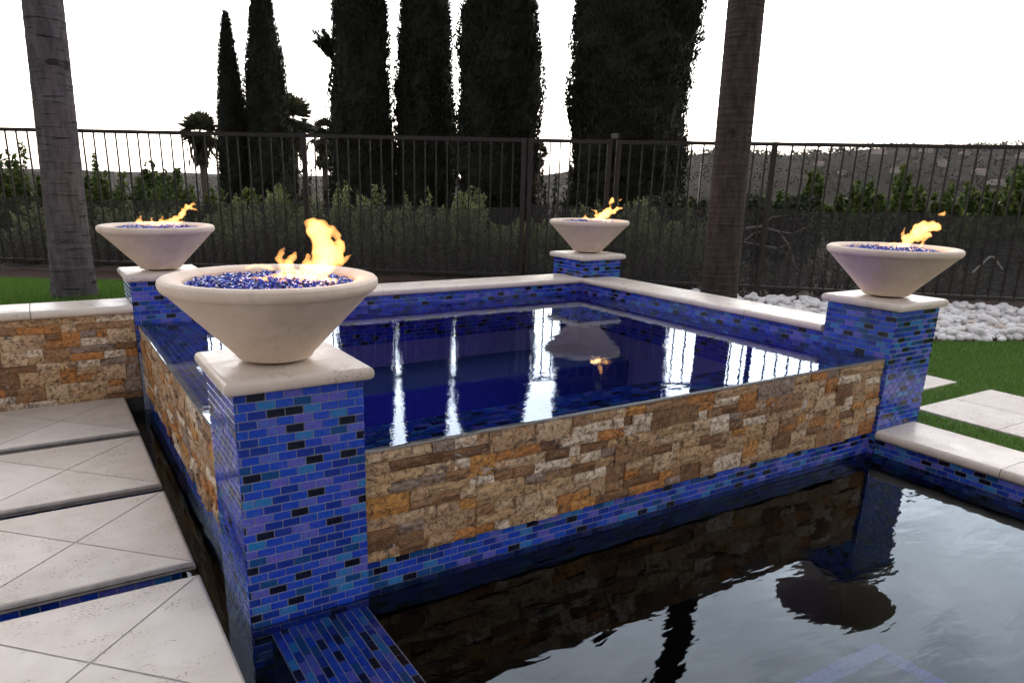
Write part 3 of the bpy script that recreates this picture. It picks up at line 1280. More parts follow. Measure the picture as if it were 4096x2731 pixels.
F2 = [[(-.115, .018, .006), (-.10, .045, .012), (-.085, .02, .010), (-.04, .024, .014), (.0, .018, .014), (.05, .030, .016), (.09, .036, .017)],
      [(-.10, .02, .012), (-.092, .055, .010), (-.082, .072, .003)],
      [(-.03, .02, .012), (-.025, .048, .006), (-.02, .056, .002)],
      [(.03, .02, .012), (.045, .06, .006), (.048, .076, .002)],
      [(.07, .03, .018), (.115, .048, .020), (.155, .075, .018), (.185, .105, .016), (.20, .128, .013), (.182, .135, .006)],
      [(.195, .125, .012), (.225, .142, .011), (.25, .138, .003)],
      [(.205, .125, .012), (.235, .112, .010), (.262, .098, .002)],
      [(.10, .02, .012), (.14, .03, .010), (.165, .036, .003)]]
F3 = [[(-.06, .02, .005), (-.03, .035, .014), (.0, .012, .014), (.05, .02, .02), (.10, .045, .034), (.14, .075, .036), (.16, .105, .02), (.165, .135, .010)],
      [(.06, .04, .015), (.055, .085, .011), (.01, .10, .003)],
      [(.12, .06, .03), (.19, .085, .022), (.235, .115, .016), (.27, .108, .003)],
      [(-.035, .03, .012), (-.032, .06, .006), (-.028, .07, .002)],
      [(.158, .150, .010), (.175, .172, .020), (.182, .198, .008)],
      [(.23, .165, .003), (.245, .18, .008), (.255, .195, .003)],
      [(.05, .0, .015), (.12, .005, .02), (.18, .012, .012)]]
F4 = [[(-.03, .0, .010), (.01, .006, .014), (.05, .015, .020), (.08, .05, .026), (.11, .085, .032), (.135, .115, .034), (.155, .135, .026)],
      [(.13, .11, .026), (.17, .128, .024), (.205, .12, .016), (.215, .108, .004)],
      [(.10, .07, .026), (.15, .08, .022), (.182, .088, .008)],
      [(.06, .03, .016), (.042, .07, .012), (.03, .095, .008), (.036, .115, .002)],
      [(.14, .06, .014), (.132, .03, .010), (.125, .012, .006)],
      [(-.09, .014, .004), (-.07, .018, .008), (-.03, .022, .008), (0, .032, .008), (.04, .03, .008)],
      [(-.045, .008, .008), (.0, .0, .010), (.05, .0, .012)],
      [(.215, .178, .006), (.235, .186, .014), (.25, .205, .003)]]

BOWLS = [((0, 0), (-.017, 0.0), F1, 'largest-looking cream fire bowl with flames on the nearest tiled pillar'),
         ((0, LY), (0, 0), F2, 'cream fire bowl with low flames on the left pillar by the palm trunk'),
         ((LX, LY), (0, 0), F3, 'smallest-looking cream fire bowl with flames on the far corner pillar'),
         ((LX, 0), (.004, 0), F4, 'cream fire bowl on the right pillar with a small detached flame')]
for k, ((x, y), (dl, dd), fl, lab) in enumerate(BOWLS):
    p = Vector((x, y, 0)) + Rh * dl + Fh * dd
    t = thing('fire_bowl', lab, 'fire bowl', p, 0, 'fire bowls on the spa pillars')
    newobj('bowl', me_bowl, t)
    newobj('foot', me_foot, t)
    gb = newobj('glass_bed', me_bed, t)
    g = newobj('fire_glass', me_glass, t)
    g.rotation_euler = (0, 0, k * 1.3)
    g['kind'] = 'stuff'
    newobj('flame', flame_mesh('flame', fl, k + 3), t)
    ld = bpy.data.lights.new('flame_glow', 'POINT')
    ld.energy = .12
    ld.color = (1.0, .52, .20)
    ld.shadow_soft_size = .05
    lo = newobj('flame_glow', ld, t)
    lo.location = Rh * .12 + Z * (BZ + .30)

# underwater lamp in the front wall of the spa (its violet light shows in the water)
sl = thing('spa_lamp', 'violet underwater lamp glowing inside the spa near its front wall', 'lamp', (1.25, .155, .16))
MB().tube([(0, -.02, 0), (0, .02, 0)], [.09, .08], 24).build('lamp_body', M_BLACK, sl)
ld = bpy.data.lights.new('lamp_light', 'POINT')
ld.energy = 3.6
ld.color = (.30, .15, 1.0)
ld.shadow_soft_size = .06
lo = newobj('lamp_light', ld, sl)
lo.location = (0, .12, 0)

# ================================================================== FENCE AND GATE
ZR = 1.768
PK = .112


def fpos(lat):
    """fence line: straight, then drawing in a little towards the right"""
    d = 7.8 if lat < 1.26 else 7.8 - (lat - 1.26) * .15
    return d


def screen_mat():
    t = NT('black_wire_screen')
    P = t.pos()
    d = t.n('BsdfDiffuse', Color=(.085, .080, .084, 1))
    tr = t.n('BsdfTransparent', Color=(1, 1, 1, 1))
    f = t.ramp(t.noise(P, 3, 3), [(.3, .40), (.7, .52)])
    mx = t.n('MixShader', Fac=f)
    t.link(tr.outputs[0], mx.inputs[1])
    t.link(d.outputs[0], mx.inputs[2])
    t.link(mx.outputs[0], t.out.inputs['Surface'])
    return t.m


M_SCREEN = screen_mat()
me_picket = MB().box(-.0068, .0068, -.0068, .0068, 0, 1).mesh('picket')
me_picket.materials.append(M_IRON)
me_post = bm_mesh('post', box_bm(-.024, .024, -.024, .024, 0, 1, .004, 1))
me_post.materials.append(M_IRON)
rz_f = math.atan2(Rh.y, Rh.x)


def rail(parent, l0, l1, z0, z1, hgt, dep, name):
    a, b = LD(l0, fpos(l0)), LD(l1, fpos(l1))
    m = MB()
    dirv = (b - a).normalized()
    n = Vector((-dirv.y, dirv.x, 0)) * dep / 2
    q = [a - n, b - n, b + n, a + n]
    zz = [z0, z1, z1, z0]
    vs = [Vector((p.x, p.y, z - hgt / 2)) for p, z in zip(q, zz)] + [Vector((p.x, p.y, z + hgt / 2)) for p, z in zip(q, zz)]
    m.add(vs, [(0, 3, 2, 1), (4, 5, 6, 7), (0, 1, 5, 4), (1, 2, 6, 5), (2, 3, 7, 6), (3, 0, 4, 7)])
    return m.build(name, M_IRON, parent)


def screen(parent, l0, l1, ztop):
    m = MB()
    n = max(2, int((l1 - l0) / .25))
    vs, fs = [], []
    for i in range(n + 1):
        l = l0 + (l1 - l0) * i / n
        p = LD(l, fpos(l) + .016)
        vs.append((p.x, p.y, fence_foot(l) + .01))
        vs.append((p.x, p.y, ztop + .012 * math.sin(l * 5)))
    for i in range(n):
        fs.append((2 * i, 2 * i + 2, 2 * i + 3, 2 * i + 1))
    return m.add(vs, fs).build('wire_screen', M_SCREEN, parent)


def fence_section(lat0, lat1, posts, label, name='iron_fence', cat='fence', pick=PK, scr=1.12, phase=0.0):
    t = thing(name, label, cat)
    rail(t, lat0, lat1, ZR, ZR, .036, .036, 'top_rail')
    rail(t, lat0, lat1, fence_foot(lat0) + .11, fence_foot(lat1) + .11, .03, .03, 'bottom_rail')
    for l in posts:
        o = newobj('post', me_post, t)
        o.location = LD(l, fpos(l), fence_foot(l) - .15)
        o.scale = (1, 1, ZR + .021 - (fence_foot(l) - .15))
        o.rotation_euler = (0, 0, rz_f)
    n = int((lat1 - lat0) / pick)
    sp = (lat1 - lat0) / n
    for i in range(1, n):
        l = lat0 + i * sp
        if any(abs(l - q) < .05 for q in posts):
            continue
        o = newobj('picket', me_picket, t)
        z0 = fence_foot(l) + .10
        o.location = LD(l, fpos(l), z0)
        o.scale = (1, 1, ZR - .017 - z0)
        o.rotation_euler = (0, 0, rz_f)
    screen(t, lat0, lat1, scr)
    return t


fence_section(-6.38, .34, [-6.35, -4.36, -1.898, .34], 'long dark iron fence run on the left behind lawn and spa', scr=1.10)
gt = fence_section(.405, 1.205, [.405, 1.205], 'narrow iron gate in the fence behind the far fire bowl', 'iron_gate', 'gate', .1, 1.14)
MB().box(-.012, .012, -.05, .05, 0, .05).build('latch', M_IRON, gt).location = LD(1.25, 7.78, 1.80)
fence_section(1.295, 8.4, [1.295, 2.79, 5.4, 8.0], 'dark iron fence run on the right behind the white pebbles', scr=1.145, pick=.118)

# ================================================================== FOLIAGE
def leaf_mesh(name, c, axis, L, W, flat=None):
    """one diamond leaf per centre"""
    n = len(c)
    axis = axis / np.maximum(1e-9, np.linalg.norm(axis, axis=1, keepdims=True))
    rv = rng.normal(size=(n, 3))
    b = np.cross(axis, rv)
    b /= np.maximum(1e-9, np.linalg.norm(b, axis=1, keepdims=True))
    L = np.broadcast_to(np.asarray(L, float).reshape(-1, 1), (n, 1))
    W = np.broadcast_to(np.asarray(W, float).reshape(-1, 1), (n, 1))
    v = np.stack([c - axis * L / 2, c + b * W / 2, c + axis * L / 2, c - b * W / 2], 1).reshape(-1, 3)
    f = np.arange(n * 4).reshape(-1, 4)
    return fast_mesh(name, v, f)


M_CYP = leaf_material('cypress_leaf', [(0, (.006, .009, .004)), (.55, (.013, .017, .008)), (1, (.028, .033, .014))], .12)
M_SAGE = leaf_material('sage_leaf', [(0, (.075, .10, .035)), (.5, (.17, .205, .085)), (1, (.28, .31, .15))], .5)
M_BUSH = leaf_material('bush_leaf', [(0, (.025, .045, .012)), (.55, (.075, .115, .026)), (1, (.17, .20, .05))], .38)
M_DARKB = leaf_material('hedge_leaf', [(0, (.010, .014, .006)), (.6, (.022, .03, .012)), (1, (.04, .05, .018))], .2)
M_OLIVE = leaf_material('ground_cover_leaf', [(0, (.035, .040, .024)), (.6, (.085, .090, .055)), (1, (.15, .15, .10))], .25)
M_FARLEAF = leaf_material('far_leaf', [(0, (.012, .014, .008)), (.6, (.028, .030, .018)), (1, (.055, .05, .032))], .2)
M_PALMLEAF = leaf_material('palm_leaf', [(0, (.020, .026, .012)), (.6, (.045, .05, .022)), (1, (.085, .08, .035))], .3)
M_BARK = simple('dry_bark', (.085, .065, .05), .9, .4, 25, .6)
M_TWIG = simple('pale_twig', (.26, .23, .19), .9, .3, 30, .2)
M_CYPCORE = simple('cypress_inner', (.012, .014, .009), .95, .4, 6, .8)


def cypress(lat, d, r, ztop, zwide, label, n, seed, lean=0.0, sprig=None, point=.25):
    g = np.random.default_rng(seed)
    z0 = terrain_h(lat, d)
    p = LD(lat, d, z0)
    t = thing('cypress_tree', label, 'cypress', p, 0, 'cypress trees beyond the fence')
    H = ztop - z0
    MB().tube([(0, 0, -.1), (0, 0, H * .5)], [.13 * r / .6, .05], 10).build('trunk', M_BARK, t)

    def rad(h):
        if point < .4:
            return np.interp(h / H, [0, .035, .12, .32, .48, .60, .72, .85, .94, 1.0], [.45, .80, .96, 1.0, .94, .86, .72, .50, .30, .02]) * r
        return np.interp(h / H, [0, .035, .12, .35, .56, .74, .90, 1.0], [.45, .80, .96, 1.0, .86, .62, .30, .02]) * r

    # inner body
    ph = g.uniform(0, 6.28, 8)
    def wob(a, h):
        return 1 + .09 * np.sin(2 * a + ph[0] + h * 1.1) + .05 * np.sin(3 * a + ph[1] - h * 2.3) + .05 * np.sin(5 * a + ph[2] + h * 3.7) + .035 * np.sin(9 * a + ph[3] + h * 6.1)
    seg, lev = 26, 60
    vs, fs = [], []
    for i in range(lev + 1):
        h = .25 + (H * .97 - .25) * i / lev
        for k in range(seg):
            a = 2 * math.pi * k / seg
            q = rad(h) * wob(a, h) * .93 * (1 + g.normal() * .03)
            vs.append((q * math.cos(a) + lean * h, q * math.sin(a), h))
    for i in range(lev):
        for k in range(seg):
            a = i * seg + k
            b = i * seg + (k + 1) % seg
            fs.append((a, b, b + seg, a + seg))
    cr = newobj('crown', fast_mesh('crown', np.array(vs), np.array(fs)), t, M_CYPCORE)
    h = .2 + (H - .2) * g.random(n) ** .92
    a = g.random(n) * 2 * np.pi
    # upright tufts
    nt_ = 260
    th, ta, tl = .3 + (H * .96 - .3) * g.random(nt_), g.random(nt_) * 2 * np.pi, g.uniform(.25, .75, nt_)
    m = n // 2
    w = g.integers(0, nt_, m)
    f = g.random(m)
    h[:m] = np.minimum(H * .995, th[w] + tl[w] * f)
    a[:m] = ta[w] + g.normal(size=m) * .16
    q = rad(h) * wob(a, h) * (.91 + .09 * g.random(n) ** 1.5 + (g.random(n) < .05) * g.uniform(0, .10, n))
    q[:m] = rad(h[:m]) * wob(a[:m], h[:m]) * (.92 + .10 * f * g.random(m))
    q += .02 + .07 * g.random(n) ** 4
    c = np.stack([q * np.cos(a) + lean * h, q * np.sin(a), h], 1)
    ax = np.stack([np.cos(a) * .45, np.sin(a) * .45, np.ones(n)], 1) + g.normal(size=(n, 3)) * .35
    newobj('foliage', leaf_mesh('foliage', c, ax, g.uniform(.04, .10, n), g.uniform(.014, .032, n)), cr, M_CYP)
    if sprig:
        (sl_, sh, sr) = sprig
        tw, cc, ax = MB(), [], []
        for j in range(11):
            b0 = Rh * (sl_ * .72) + Z * (sh - z0 - sr * g.uniform(.2, 1.1))
            tip = b0 + Rh * (-sr * g.uniform(.35, 1.15)) + Fh * (sr * g.uniform(-.6, .6)) + Z * (sr * g.uniform(.4, 1.5))
            tw.tube([b0, b0.lerp(tip, .5) + Rh * (-.03), tip], [.012, .008, .003], 5)
            m2 = 150
            f2 = g.uniform(.25, 1.05, m2)[:, None]
            cc.append(np.array(b0)[None] * (1 - f2) + np.array(tip)[None] * f2 + g.normal(size=(m2, 3)) * .028)
            ax.append(np.array(tip - b0)[None] / (tip - b0).length + g.normal(size=(m2, 3)) * .5)
        sb = tw.build('side_branch', M_BARK, t)
        cc, ax = np.concatenate(cc), np.concatenate(ax)
        newobj('foliage', leaf_mesh('foliage', cc, ax, g.uniform(.05, .10, len(cc)), .026), sb, M_CYP)
    return t


cypress(-6.08, 18, .37, 4.90, 1.2, 'thin cypress with the lowest pointed top, leftmost of the cypress row', 16000, 1, .012, None, .9)
cypress(-5.30, 18.2, .60, 5.85, 1.2, 'pointed cypress next to the thin one, second from the left', 24000, 2, .010, None, .5)
cypress(-2.52, 15, .605, 7.6, 1.2, 'broad cypress with a side branch sticking out, third from the left', 32000, 3, 0.004, (-.68, 3.75, .30))
cypress(-1.29, 15.1, .565, 8.0, 1.2, 'straight dark cypress crowded between two others, fourth from the left', 32000, 4, 0.0)
cypress(.14, 14, .71, 7.9, 1.2, 'dark cypress left of the bright gap of sky, fifth from the left', 40000, 5, -.004)
cypress(2.28, 13, 1.04, 7.6, 1.2, 'widest cypress, right of the bright gap of sky', 56000, 6, .010)


def shrub(lat, d, w, h, n, mat, name, label, cat, group, leaf=(.03, .012), up=1.0, nstem=26, seed=0, base=None, cover=.25):
    g = np.random.default_rng(seed)
    z0 = terrain_h(lat, d) if base is None else base
    t = thing(name, label, cat, LD(lat, d, z0), 0, group)
    m = MB()
    cs, axs = [], []
    per = n // nstem
    for s in range(nstem):
        a = g.random() * 2 * math.pi
        q = math.sqrt(g.random())
        bx, by = .35 * w * q * math.cos(a), .35 * w * q * math.sin(a)
        tx, ty = w * q * math.cos(a) * g.uniform(.8, 1.1), w * q * math.sin(a) * g.uniform(.8, 1.1)
        tz = h * (1 - .45 * q * q) * g.uniform(.72, 1.08)
        pts = []
        for k in range(5):
            f = k / 4
            pts.append(Vector((bx + (tx - bx) * f ** 1.3 + g.normal() * .02 * w, by + (ty - by) * f ** 1.3 + g.normal() * .02 * w, tz * f)))
        m.tube(pts, [.012, .010, .008, .006, .003], 4, False)
        f = cover + (1 - cover) * g.random(per) ** .8
        ii = np.minimum((f * 4).astype(int), 3)
        P = np.array([tuple(p) for p in pts])
        c = P[ii] + (P[ii + 1] - P[ii]) * (f * 4 - ii)[:, None]
        c += g.normal(size=(per, 3)) * (.10 * w * (1.25 - f))[:, None]
        cs.append(c)
        axs.append(g.normal(size=(per, 3)) + np.array([0, 0, up]))
    m.build('stems', M_BARK, t)
    c = np.concatenate(cs)
    k = len(c)
    newobj('leaves', leaf_mesh('leaves', c, np.concatenate(axs), g.uniform(.6, 1.4, k) * leaf[0], g.uniform(.7, 1.3, k) * leaf[1]), t, mat)
    return t


# grey-green sage row just behind the fence
SAGE = [(-5.4, 9.0, .98), (-4.6, 9.3, 1.0), (-3.9, 9.0, 1.0), (-3.2, 9.3, 1.12), (-2.55, 9.0, 1.24), (-1.9, 9.2, 1.28), (-1.35, 8.9, 1.20),
        (-.75, 9.2, 1.28), (-.2, 8.9, 1.26), (.38, 9.2, .98), (.85, 8.9, .96), (1.35, 9.2, 1.14), (1.85, 9.0, 1.22), (2.35, 9.3, 1.2)]
SIDE = ['far left', 'left edge behind the palm trunk', 'left', 'left of the first cypress pair', 'below the left cypress pair', 'below the small palms',
        'below the third cypress', 'below the fourth cypress', 'below the fifth cypress', 'left of the gate', 'behind the gate, low',
        'behind the far fire bowl', 'below the widest cypress', 'left of the dark hedge']
for k, (la, d, zt) in enumerate(SAGE):
    b = terrain_h(la, d)
    shrub(la, d, .62, zt - b, 8600, M_SAGE, 'sage_shrub', 'feathery grey-green shrub behind the iron fence, ' + SIDE[k], 'shrub', 'sage shrubs behind the fence', (.055, .019), 1.2, 56, 100 + k)
# low dark growth close behind the wire screen
for k in range(17):
    la = -5.2 + k * .66
    shrub(la, 8.35 + .12 * (k % 3), .48, .62 + .10 * math.sin(k * 1.9), 1700, M_OLIVE, 'low_shrub', 'low dusky shrub just behind the wire screen of the fence', 'shrub', 'dusky undergrowth behind the wire screen', (.04, .016), .6, 26, 200 + k, fence_foot(la) - .1, .05)
# hedge-like bushes farther out on the left
for k, (la, d, zt) in enumerate([(-9.6, 14.5, 1.85), (-8.7, 14, 1.80), (-7.9, 14.3, 1.66), (-7.2, 14, 1.62), (-6.4, 14.5, 1.52), (-5.7, 13.6, 1.36), (-4.9, 14, 1.28), (-4.0, 14, 1.2)]):
    b = terrain_h(la, d)
    shrub(la, d, .85, zt - b, 9500, M_BUSH, 'leafy_bush', 'leafy green bush beyond the left fence, %s from the left' % ['first', 'second', 'third', 'fourth', 'fifth', 'sixth', 'seventh', 'eighth'][k], 'bush', 'leafy bushes beyond the left fence', (.10, .052), .4, 52, 300 + k)
# green bushes on the right
RB = [(3.85, 10.2, 1.32, .42, 'small green bush right of the palm trunk, beyond the fence'), (4.35, 10.4, 1.60, .40, 'upright green bush with bare reddish tips beyond the right fence'),
      (5.0, 10.2, 1.42, .50, 'rounded green bush behind the right fire bowl, beyond the fence'), (5.6, 10.4, 1.62, .42, 'tall loose bush above the right fire bowl, beyond the fence'),
      (6.2, 10.2, 1.42, .50, 'dark leafy bush right of the right fire bowl flames'), (6.8, 10.6, 1.50, .55, 'bush at the right edge of the picture beyond the fence'),
      (7.5, 10.6, 1.75, .6, 'taller bush at the far right edge beyond the fence')]
for k, (la, d, zt, w, lab) in enumerate(RB):
    b = .35
    shrub(la, d, w * 1.1, zt - b, 5200, M_BUSH, 'garden_bush', lab, 'bush', 'green bushes beyond the right fence', (.085, .05), .3, 34, 400 + k, b, .1)
# clipped dark hedge right of the widest cypress
hd = thing('clipped_hedge', 'low clipped dark hedge behind the right palm trunk', 'hedge', LD(3.0, 9.7, .2), rz_f)
gH = np.random.default_rng(9)
k = 9000
c = np.stack([gH.uniform(-1.05, 1.15, k), gH.uniform(-.3, .3, k), gH.uniform(.0, 1.03, k) ** .8], 1)
c[:, 2] += .05 * np.sin(c[:, 0] * 7)
newobj('leaves', leaf_mesh('leaves', c, gH.normal(size=(k, 3)), .06, .04), hd, M_DARKB)
mb = MB()
for q in range(9):
    mb.tube([(-1 + q * .25, 0, -.2), (-1 + q * .25 + .03, 0, .8)], [.02, .008], 5)
mb.build('stems', M_BARK, hd)

# bare pale branches behind the screen
for k, (la, d, z, pts) in enumerate([(2.75, 8.15, .92, [(0, 0, 0), (.2, 0, .03), (.42, .03, -.02), (.55, .03, -.16), (.66, .02, -.40)]),
                                     (2.55, 8.2, .72, [(0, 0, 0), (.25, 0, .06), (.5, 0, .02), (.75, 0, -.05)])]):
    t = thing('bare_branch', ['arching pale bare branch behind the screen, right of the palm trunk', 'short pale bare twig low behind the screen beside the palm trunk'][k], 'branch', LD(la, d, z), rz_f)
    mb = MB()
    mb.tube([Vector(p) for p in pts], [.014, .013, .011, .009, .004], 6) if len(pts) == 5 else mb.tube([Vector(p) for p in pts], [.010, .009, .007, .003], 6)
    mb.build('limb', M_TWIG, t)
    mb = MB()
    mb.tube([Vector(pts[1]), Vector(pts[1]) + Vector((.12, 0, .10)), Vector(pts[1]) + Vector((.26, 0, .12))], [.008, .006, .003], 5)
    mb.tube([Vector(pts[2]), Vector(pts[2]) + Vector((.16, 0, -.02)), Vector(pts[2]) + Vector((.30, 0, .05))], [.007, .005, .003], 5)
    mb.build('twigs', M_TWIG, t)
# bent white irrigation pipe in the planting on the right
t = thing('bent_pipe', 'thin white bent pipe standing among shrubs right of the right fire bowl', 'pipe', LD(5.16, 7.6, .72), rz_f)
MB().tube([(-.16, 0, -.16), (-.02, 0, .0), (.02, 0, .005), (.14, 0, -.12)], [.009] * 4, 8).build('pipe', simple('white_plastic', (.6, .6, .58), .5), t)
# beaded white spinner hanging at the fence
t = thing('hanging_spinner', 'thin white beaded spinner hanging beside the right palm trunk', 'ornament', LD(2.14, 7.74, 1.20))
mb = MB()
for k in range(16):
    z = k * .024
    mb.add(*lathe([(.001, z), (.014, z + .006), (.014, z + .014), (.001, z + .02)], 8))
mb.build('beads', simple('white_beads', (.75, .75, .75), .4), t)
MB().tube([(0, 0, .38), (0, 0, .52)], [.0015, .0015], 4).build('cord', M_TWIG, t)
# neighbour's tan block wall far right
t = thing('block_wall', 'tan block garden wall beyond the fence at the far right', 'wall', LD(7.3, 11.6, .1), rz_f - .1)
for q in range(9):
    for j in range(4):
        x = -1.4 + q * .41 + (.2 if j % 2 else 0)
        box('block', x, x + .4, -.1, .1, j * .205, j * .205 + .2, M_BLOCK if 'M_BLOCK' in globals() else globals().setdefault('M_BLOCK', simple('tan_block', (.20, .145, .11), .9, .2, 14, .4)), t, .006, 1)

# ---- fan palms in the middle distance
def fan_palm(lat, d, zc, R, label, seed, nf=72):
    g = np.random.default_rng(seed)
    z0 = terrain_h(lat, d)
    t = thing('fan_palm', label, 'palm', LD(lat, d, z0), 0, 'fan palms in the middle distance')
    H = zc - z0
    MB().tube([(0, 0, -.2), (.03, 0, H * .5), (0, 0, H)], [.26, .20, .17], 10).build('trunk', M_BARK, t)
    vs, fs = [], []
    for i in range(nf):
        a = g.random() * 2 * math.pi
        el = math.asin(g.uniform(-.80, .98))
        dr = Vector((math.cos(a) * math.cos(el), math.sin(a) * math.cos(el), math.sin(el)))
        side = dr.cross(Z).normalized() if abs(dr.z) < .98 else X
        nr = side.cross(dr)
        b = Vector((0, 0, H))
        pl = R * g.uniform(.16, .46)
        o = b + dr * pl
        k0 = len(vs)
        vs += [b - side * .012, b + side * .012, o + side * .008, o - side * .008]
        fs.append((k0, k0 + 1, k0 + 2, k0 + 3))
        fl = R * g.uniform(.46, .64)
        droop = -.25 if el > -.3 else -.05
        for j in range(13):
            th = -1.35 + 2.7 * j / 12
            tip = o + (dr * math.cos(th) + side * math.sin(th)) * fl + nr * (.12 * fl * math.cos(3 * th)) + Z * droop * fl * g.uniform(.4, 1.3)
            mid = o + (tip - o) * .55
            w = side * math.cos(th) - dr * math.sin(th)
            k0 = len(vs)
            vs += [o, mid + w * fl * .085, tip, mid - w * fl * .085]
            fs.append((k0, k0 + 1, k0 + 2, k0 + 3))
    newobj('crown', fast_mesh('crown', np.array([tuple(v) for v in vs]), np.array(fs)), t, M_PALMLEAF)
    k = 260
    c = np.stack([g.normal(size=k) * R * .17, g.normal(size=k) * R * .17, H - R * g.uniform(.15, 1.15, k)], 1)
    newobj('dead_fronds', leaf_mesh('dead_fronds', c, g.normal(size=(k, 3)) * .3 + (0, 0, -1), R * .5, R * .09), t, M_PALMLEAF)
    return t


fan_palm(-17.0, 45, 3.75, 1.55, 'lone fan palm left of the cypress pair, standing above the fence rail', 1)
fan_palm(-10.75, 42, 4.35, 1.6, 'fan palm close to the right side of the cypress pair', 2)
fan_palm(-10.0, 46, 3.7, 1.5, 'smaller fan palm left of the broad third cypress', 3, 36)
fan_palm(2.0, 34, 2.6, .8, 'low shaggy fan palm seen through the gate in the sky gap', 4, 34)
# thin small tree in the bright gap
for k, (la, d, zt, w, lab) in enumerate([(1.15, 16, 1.75, .35, 'thin leafy sapling in the bright gap between the cypresses'), (1.45, 17, 1.45, .4, 'low dark bush in the bright gap beside the widest cypress'),
                                         (-4.25, 17, 2.2, .4, 'dark bush between the cypress pair and the small palms'), (-3.4, 17, 2.5, .42, 'leafy bush against the left side of the broad cypress')]):
    b = terrain_h(la, d)
    shrub(la, d, w, zt - b, 1600, M_DARKB, 'small_tree', lab, 'small tree', None, (.11, .05), .4, 18, 500 + k, None, .35)

# ---- foreground palm trunks
def trunk_mat(name, a, b, ring):
    t = NT(name)
    P = t.pos()
    n = t.noise(t.scaled(P, (1, 1, .25)), 26, 5, .65, .3)
    c = t.ramp(n, [(.3, a), (.7, b)])
    lines = t.noise(t.scaled(P, (1.2, 1.2, 11)), 4.5, 4, .6, .15)
    c = t.mix(t.ramp(lines, [(.56, 0), (.66, ring)]), c, tuple(x * .25 for x in a))
    scar = t.noise(t.scaled(P, (1, 1, 1.6)), 6.5, 3, .55, .4)
    c = t.mix(t.ramp(scar, [(.64, 0), (.70, .8)]), c, tuple(x * .3 for x in a))
    t.principled(c, .9, t.bump(t.math('ADD', t.math('MULTIPLY', lines, 1.2), n), .7, .012), .15)
    return t.m


def palm(lat0, d, z0, lat1, z1, H, r0, r1, mat, label, seed, ring):
    g = random.Random(seed)
    p = LD(lat0, d, z0)
    t = thing('palm_tree', label, 'palm tree', p)
    lean = (lat1 - lat0) / (z1 - z0)
    pts, rad = [], []
    z = -.15
    i = 0
    while z < H:
        f = z / H
        flare = .35 * math.exp(-max(z, 0) / .16)
        step = ring * g.uniform(.55, 1.55)
        for q, rr in ((0, 1.006), (.12, 1.016), (.2, 1.0), (.6, .995)):
            zz = z + q * step
            pts.append(Rh * (lean * zz * (1 - .25 * f)) + Fh * (.01 * zz) + Z * zz)
            rad.append((r0 + (r1 - r0) * min(1, zz / (z1 - z0))) * (rr + flare * .5) * (1 + g.uniform(-.006, .006)))
        z += step
    MB().tube(pts, rad, 28).build('trunk', mat, t, True)
    # feather fronds far overhead
    top = pts[-1]
    vs, fs = [], []
    for k in range(16):
        a = 2 * math.pi * k / 16 + g.uniform(-.15, .15)
        el = g.uniform(.1, 1.0)
        L = g.uniform(2.0, 2.6)
        hd_ = Vector((math.cos(a), math.sin(a), 0))
        sd = Vector((-math.sin(a), math.cos(a), 0))
        prev = None
        for s in range(15):
            f = s / 14
            c = top + hd_ * (L * f * math.cos(el * (1 - f * .6))) + Z * (L * (f * math.sin(el) - .75 * f * f))
            if prev is not None:
                for sg in (-1, 1):
                    ll = .55 * math.sin(math.pi * min(1, f * .9 + .1)) + .06
                    tip = c + sd * sg * ll + hd_ * ll * .5 - Z * ll * .35
                    k0 = len(vs)
                    vs += [prev, c, tip, prev * .6 + tip * .4]
                    fs.append((k0, k0 + 1, k0 + 2, k0 + 3))
            prev = c
    newobj('crown', fast_mesh('crown', np.array([tuple(v) for v in vs]), np.array(fs)), t, M_PALMLEAF)
    return t


palm(-2.735, 4.8, .55, -2.69, 2.35, 7.5, .124, .111, trunk_mat('grey_palm_bark', (.055, .048, .050), (.13, .118, .12), .9),
     'grey ringed palm trunk rising from the lawn at the left', 1, .085)
palm(2.0, 6.3, .2, 1.965, 2.75, 9.0, .150, .140, trunk_mat('brown_palm_bark', (.035, .025, .022), (.080, .062, .054), .4),
     'thick brown palm trunk right of the widest cypress', 2, .055)

# ---- far trees and houses on the hillside
gT = np.random.default_rng(21)
cs, axs, Ls = [], [], []
for k in range(7000):
    d = gT.uniform(70, 620) if k > 300 else gT.uniform(380, 430)
    a = gT.uniform(-.75, .9)
    if k <= 300: a = gT.uniform(.1, .9)
    if d < 110 and abs(a) < .6 and gT.random() < .6: continue
    la = a * d
    z = terrain_h(la, d)
    s = gT.uniform(.8, 2.3) * (1.0 if d > 200 else .7)
    m = 16
    cs.append(np.array(tuple(LD(la, d, z))) + gT.normal(size=(m, 3)) * np.array([.55, .55, .45]) * s + (0, 0, s * .7))
    axs.append(gT.normal(size=(m, 3)))
    Ls.append(np.full(m, s * .6))
c = np.concatenate(cs)
Ls = np.concatenate(Ls)
tag(newobj('far_trees', leaf_mesh('far_trees', c, np.concatenate(axs), Ls, Ls * .6), None, M_FARLEAF), 'scattered scrub and trees on the far hillside', 'trees', None, 'stuff')

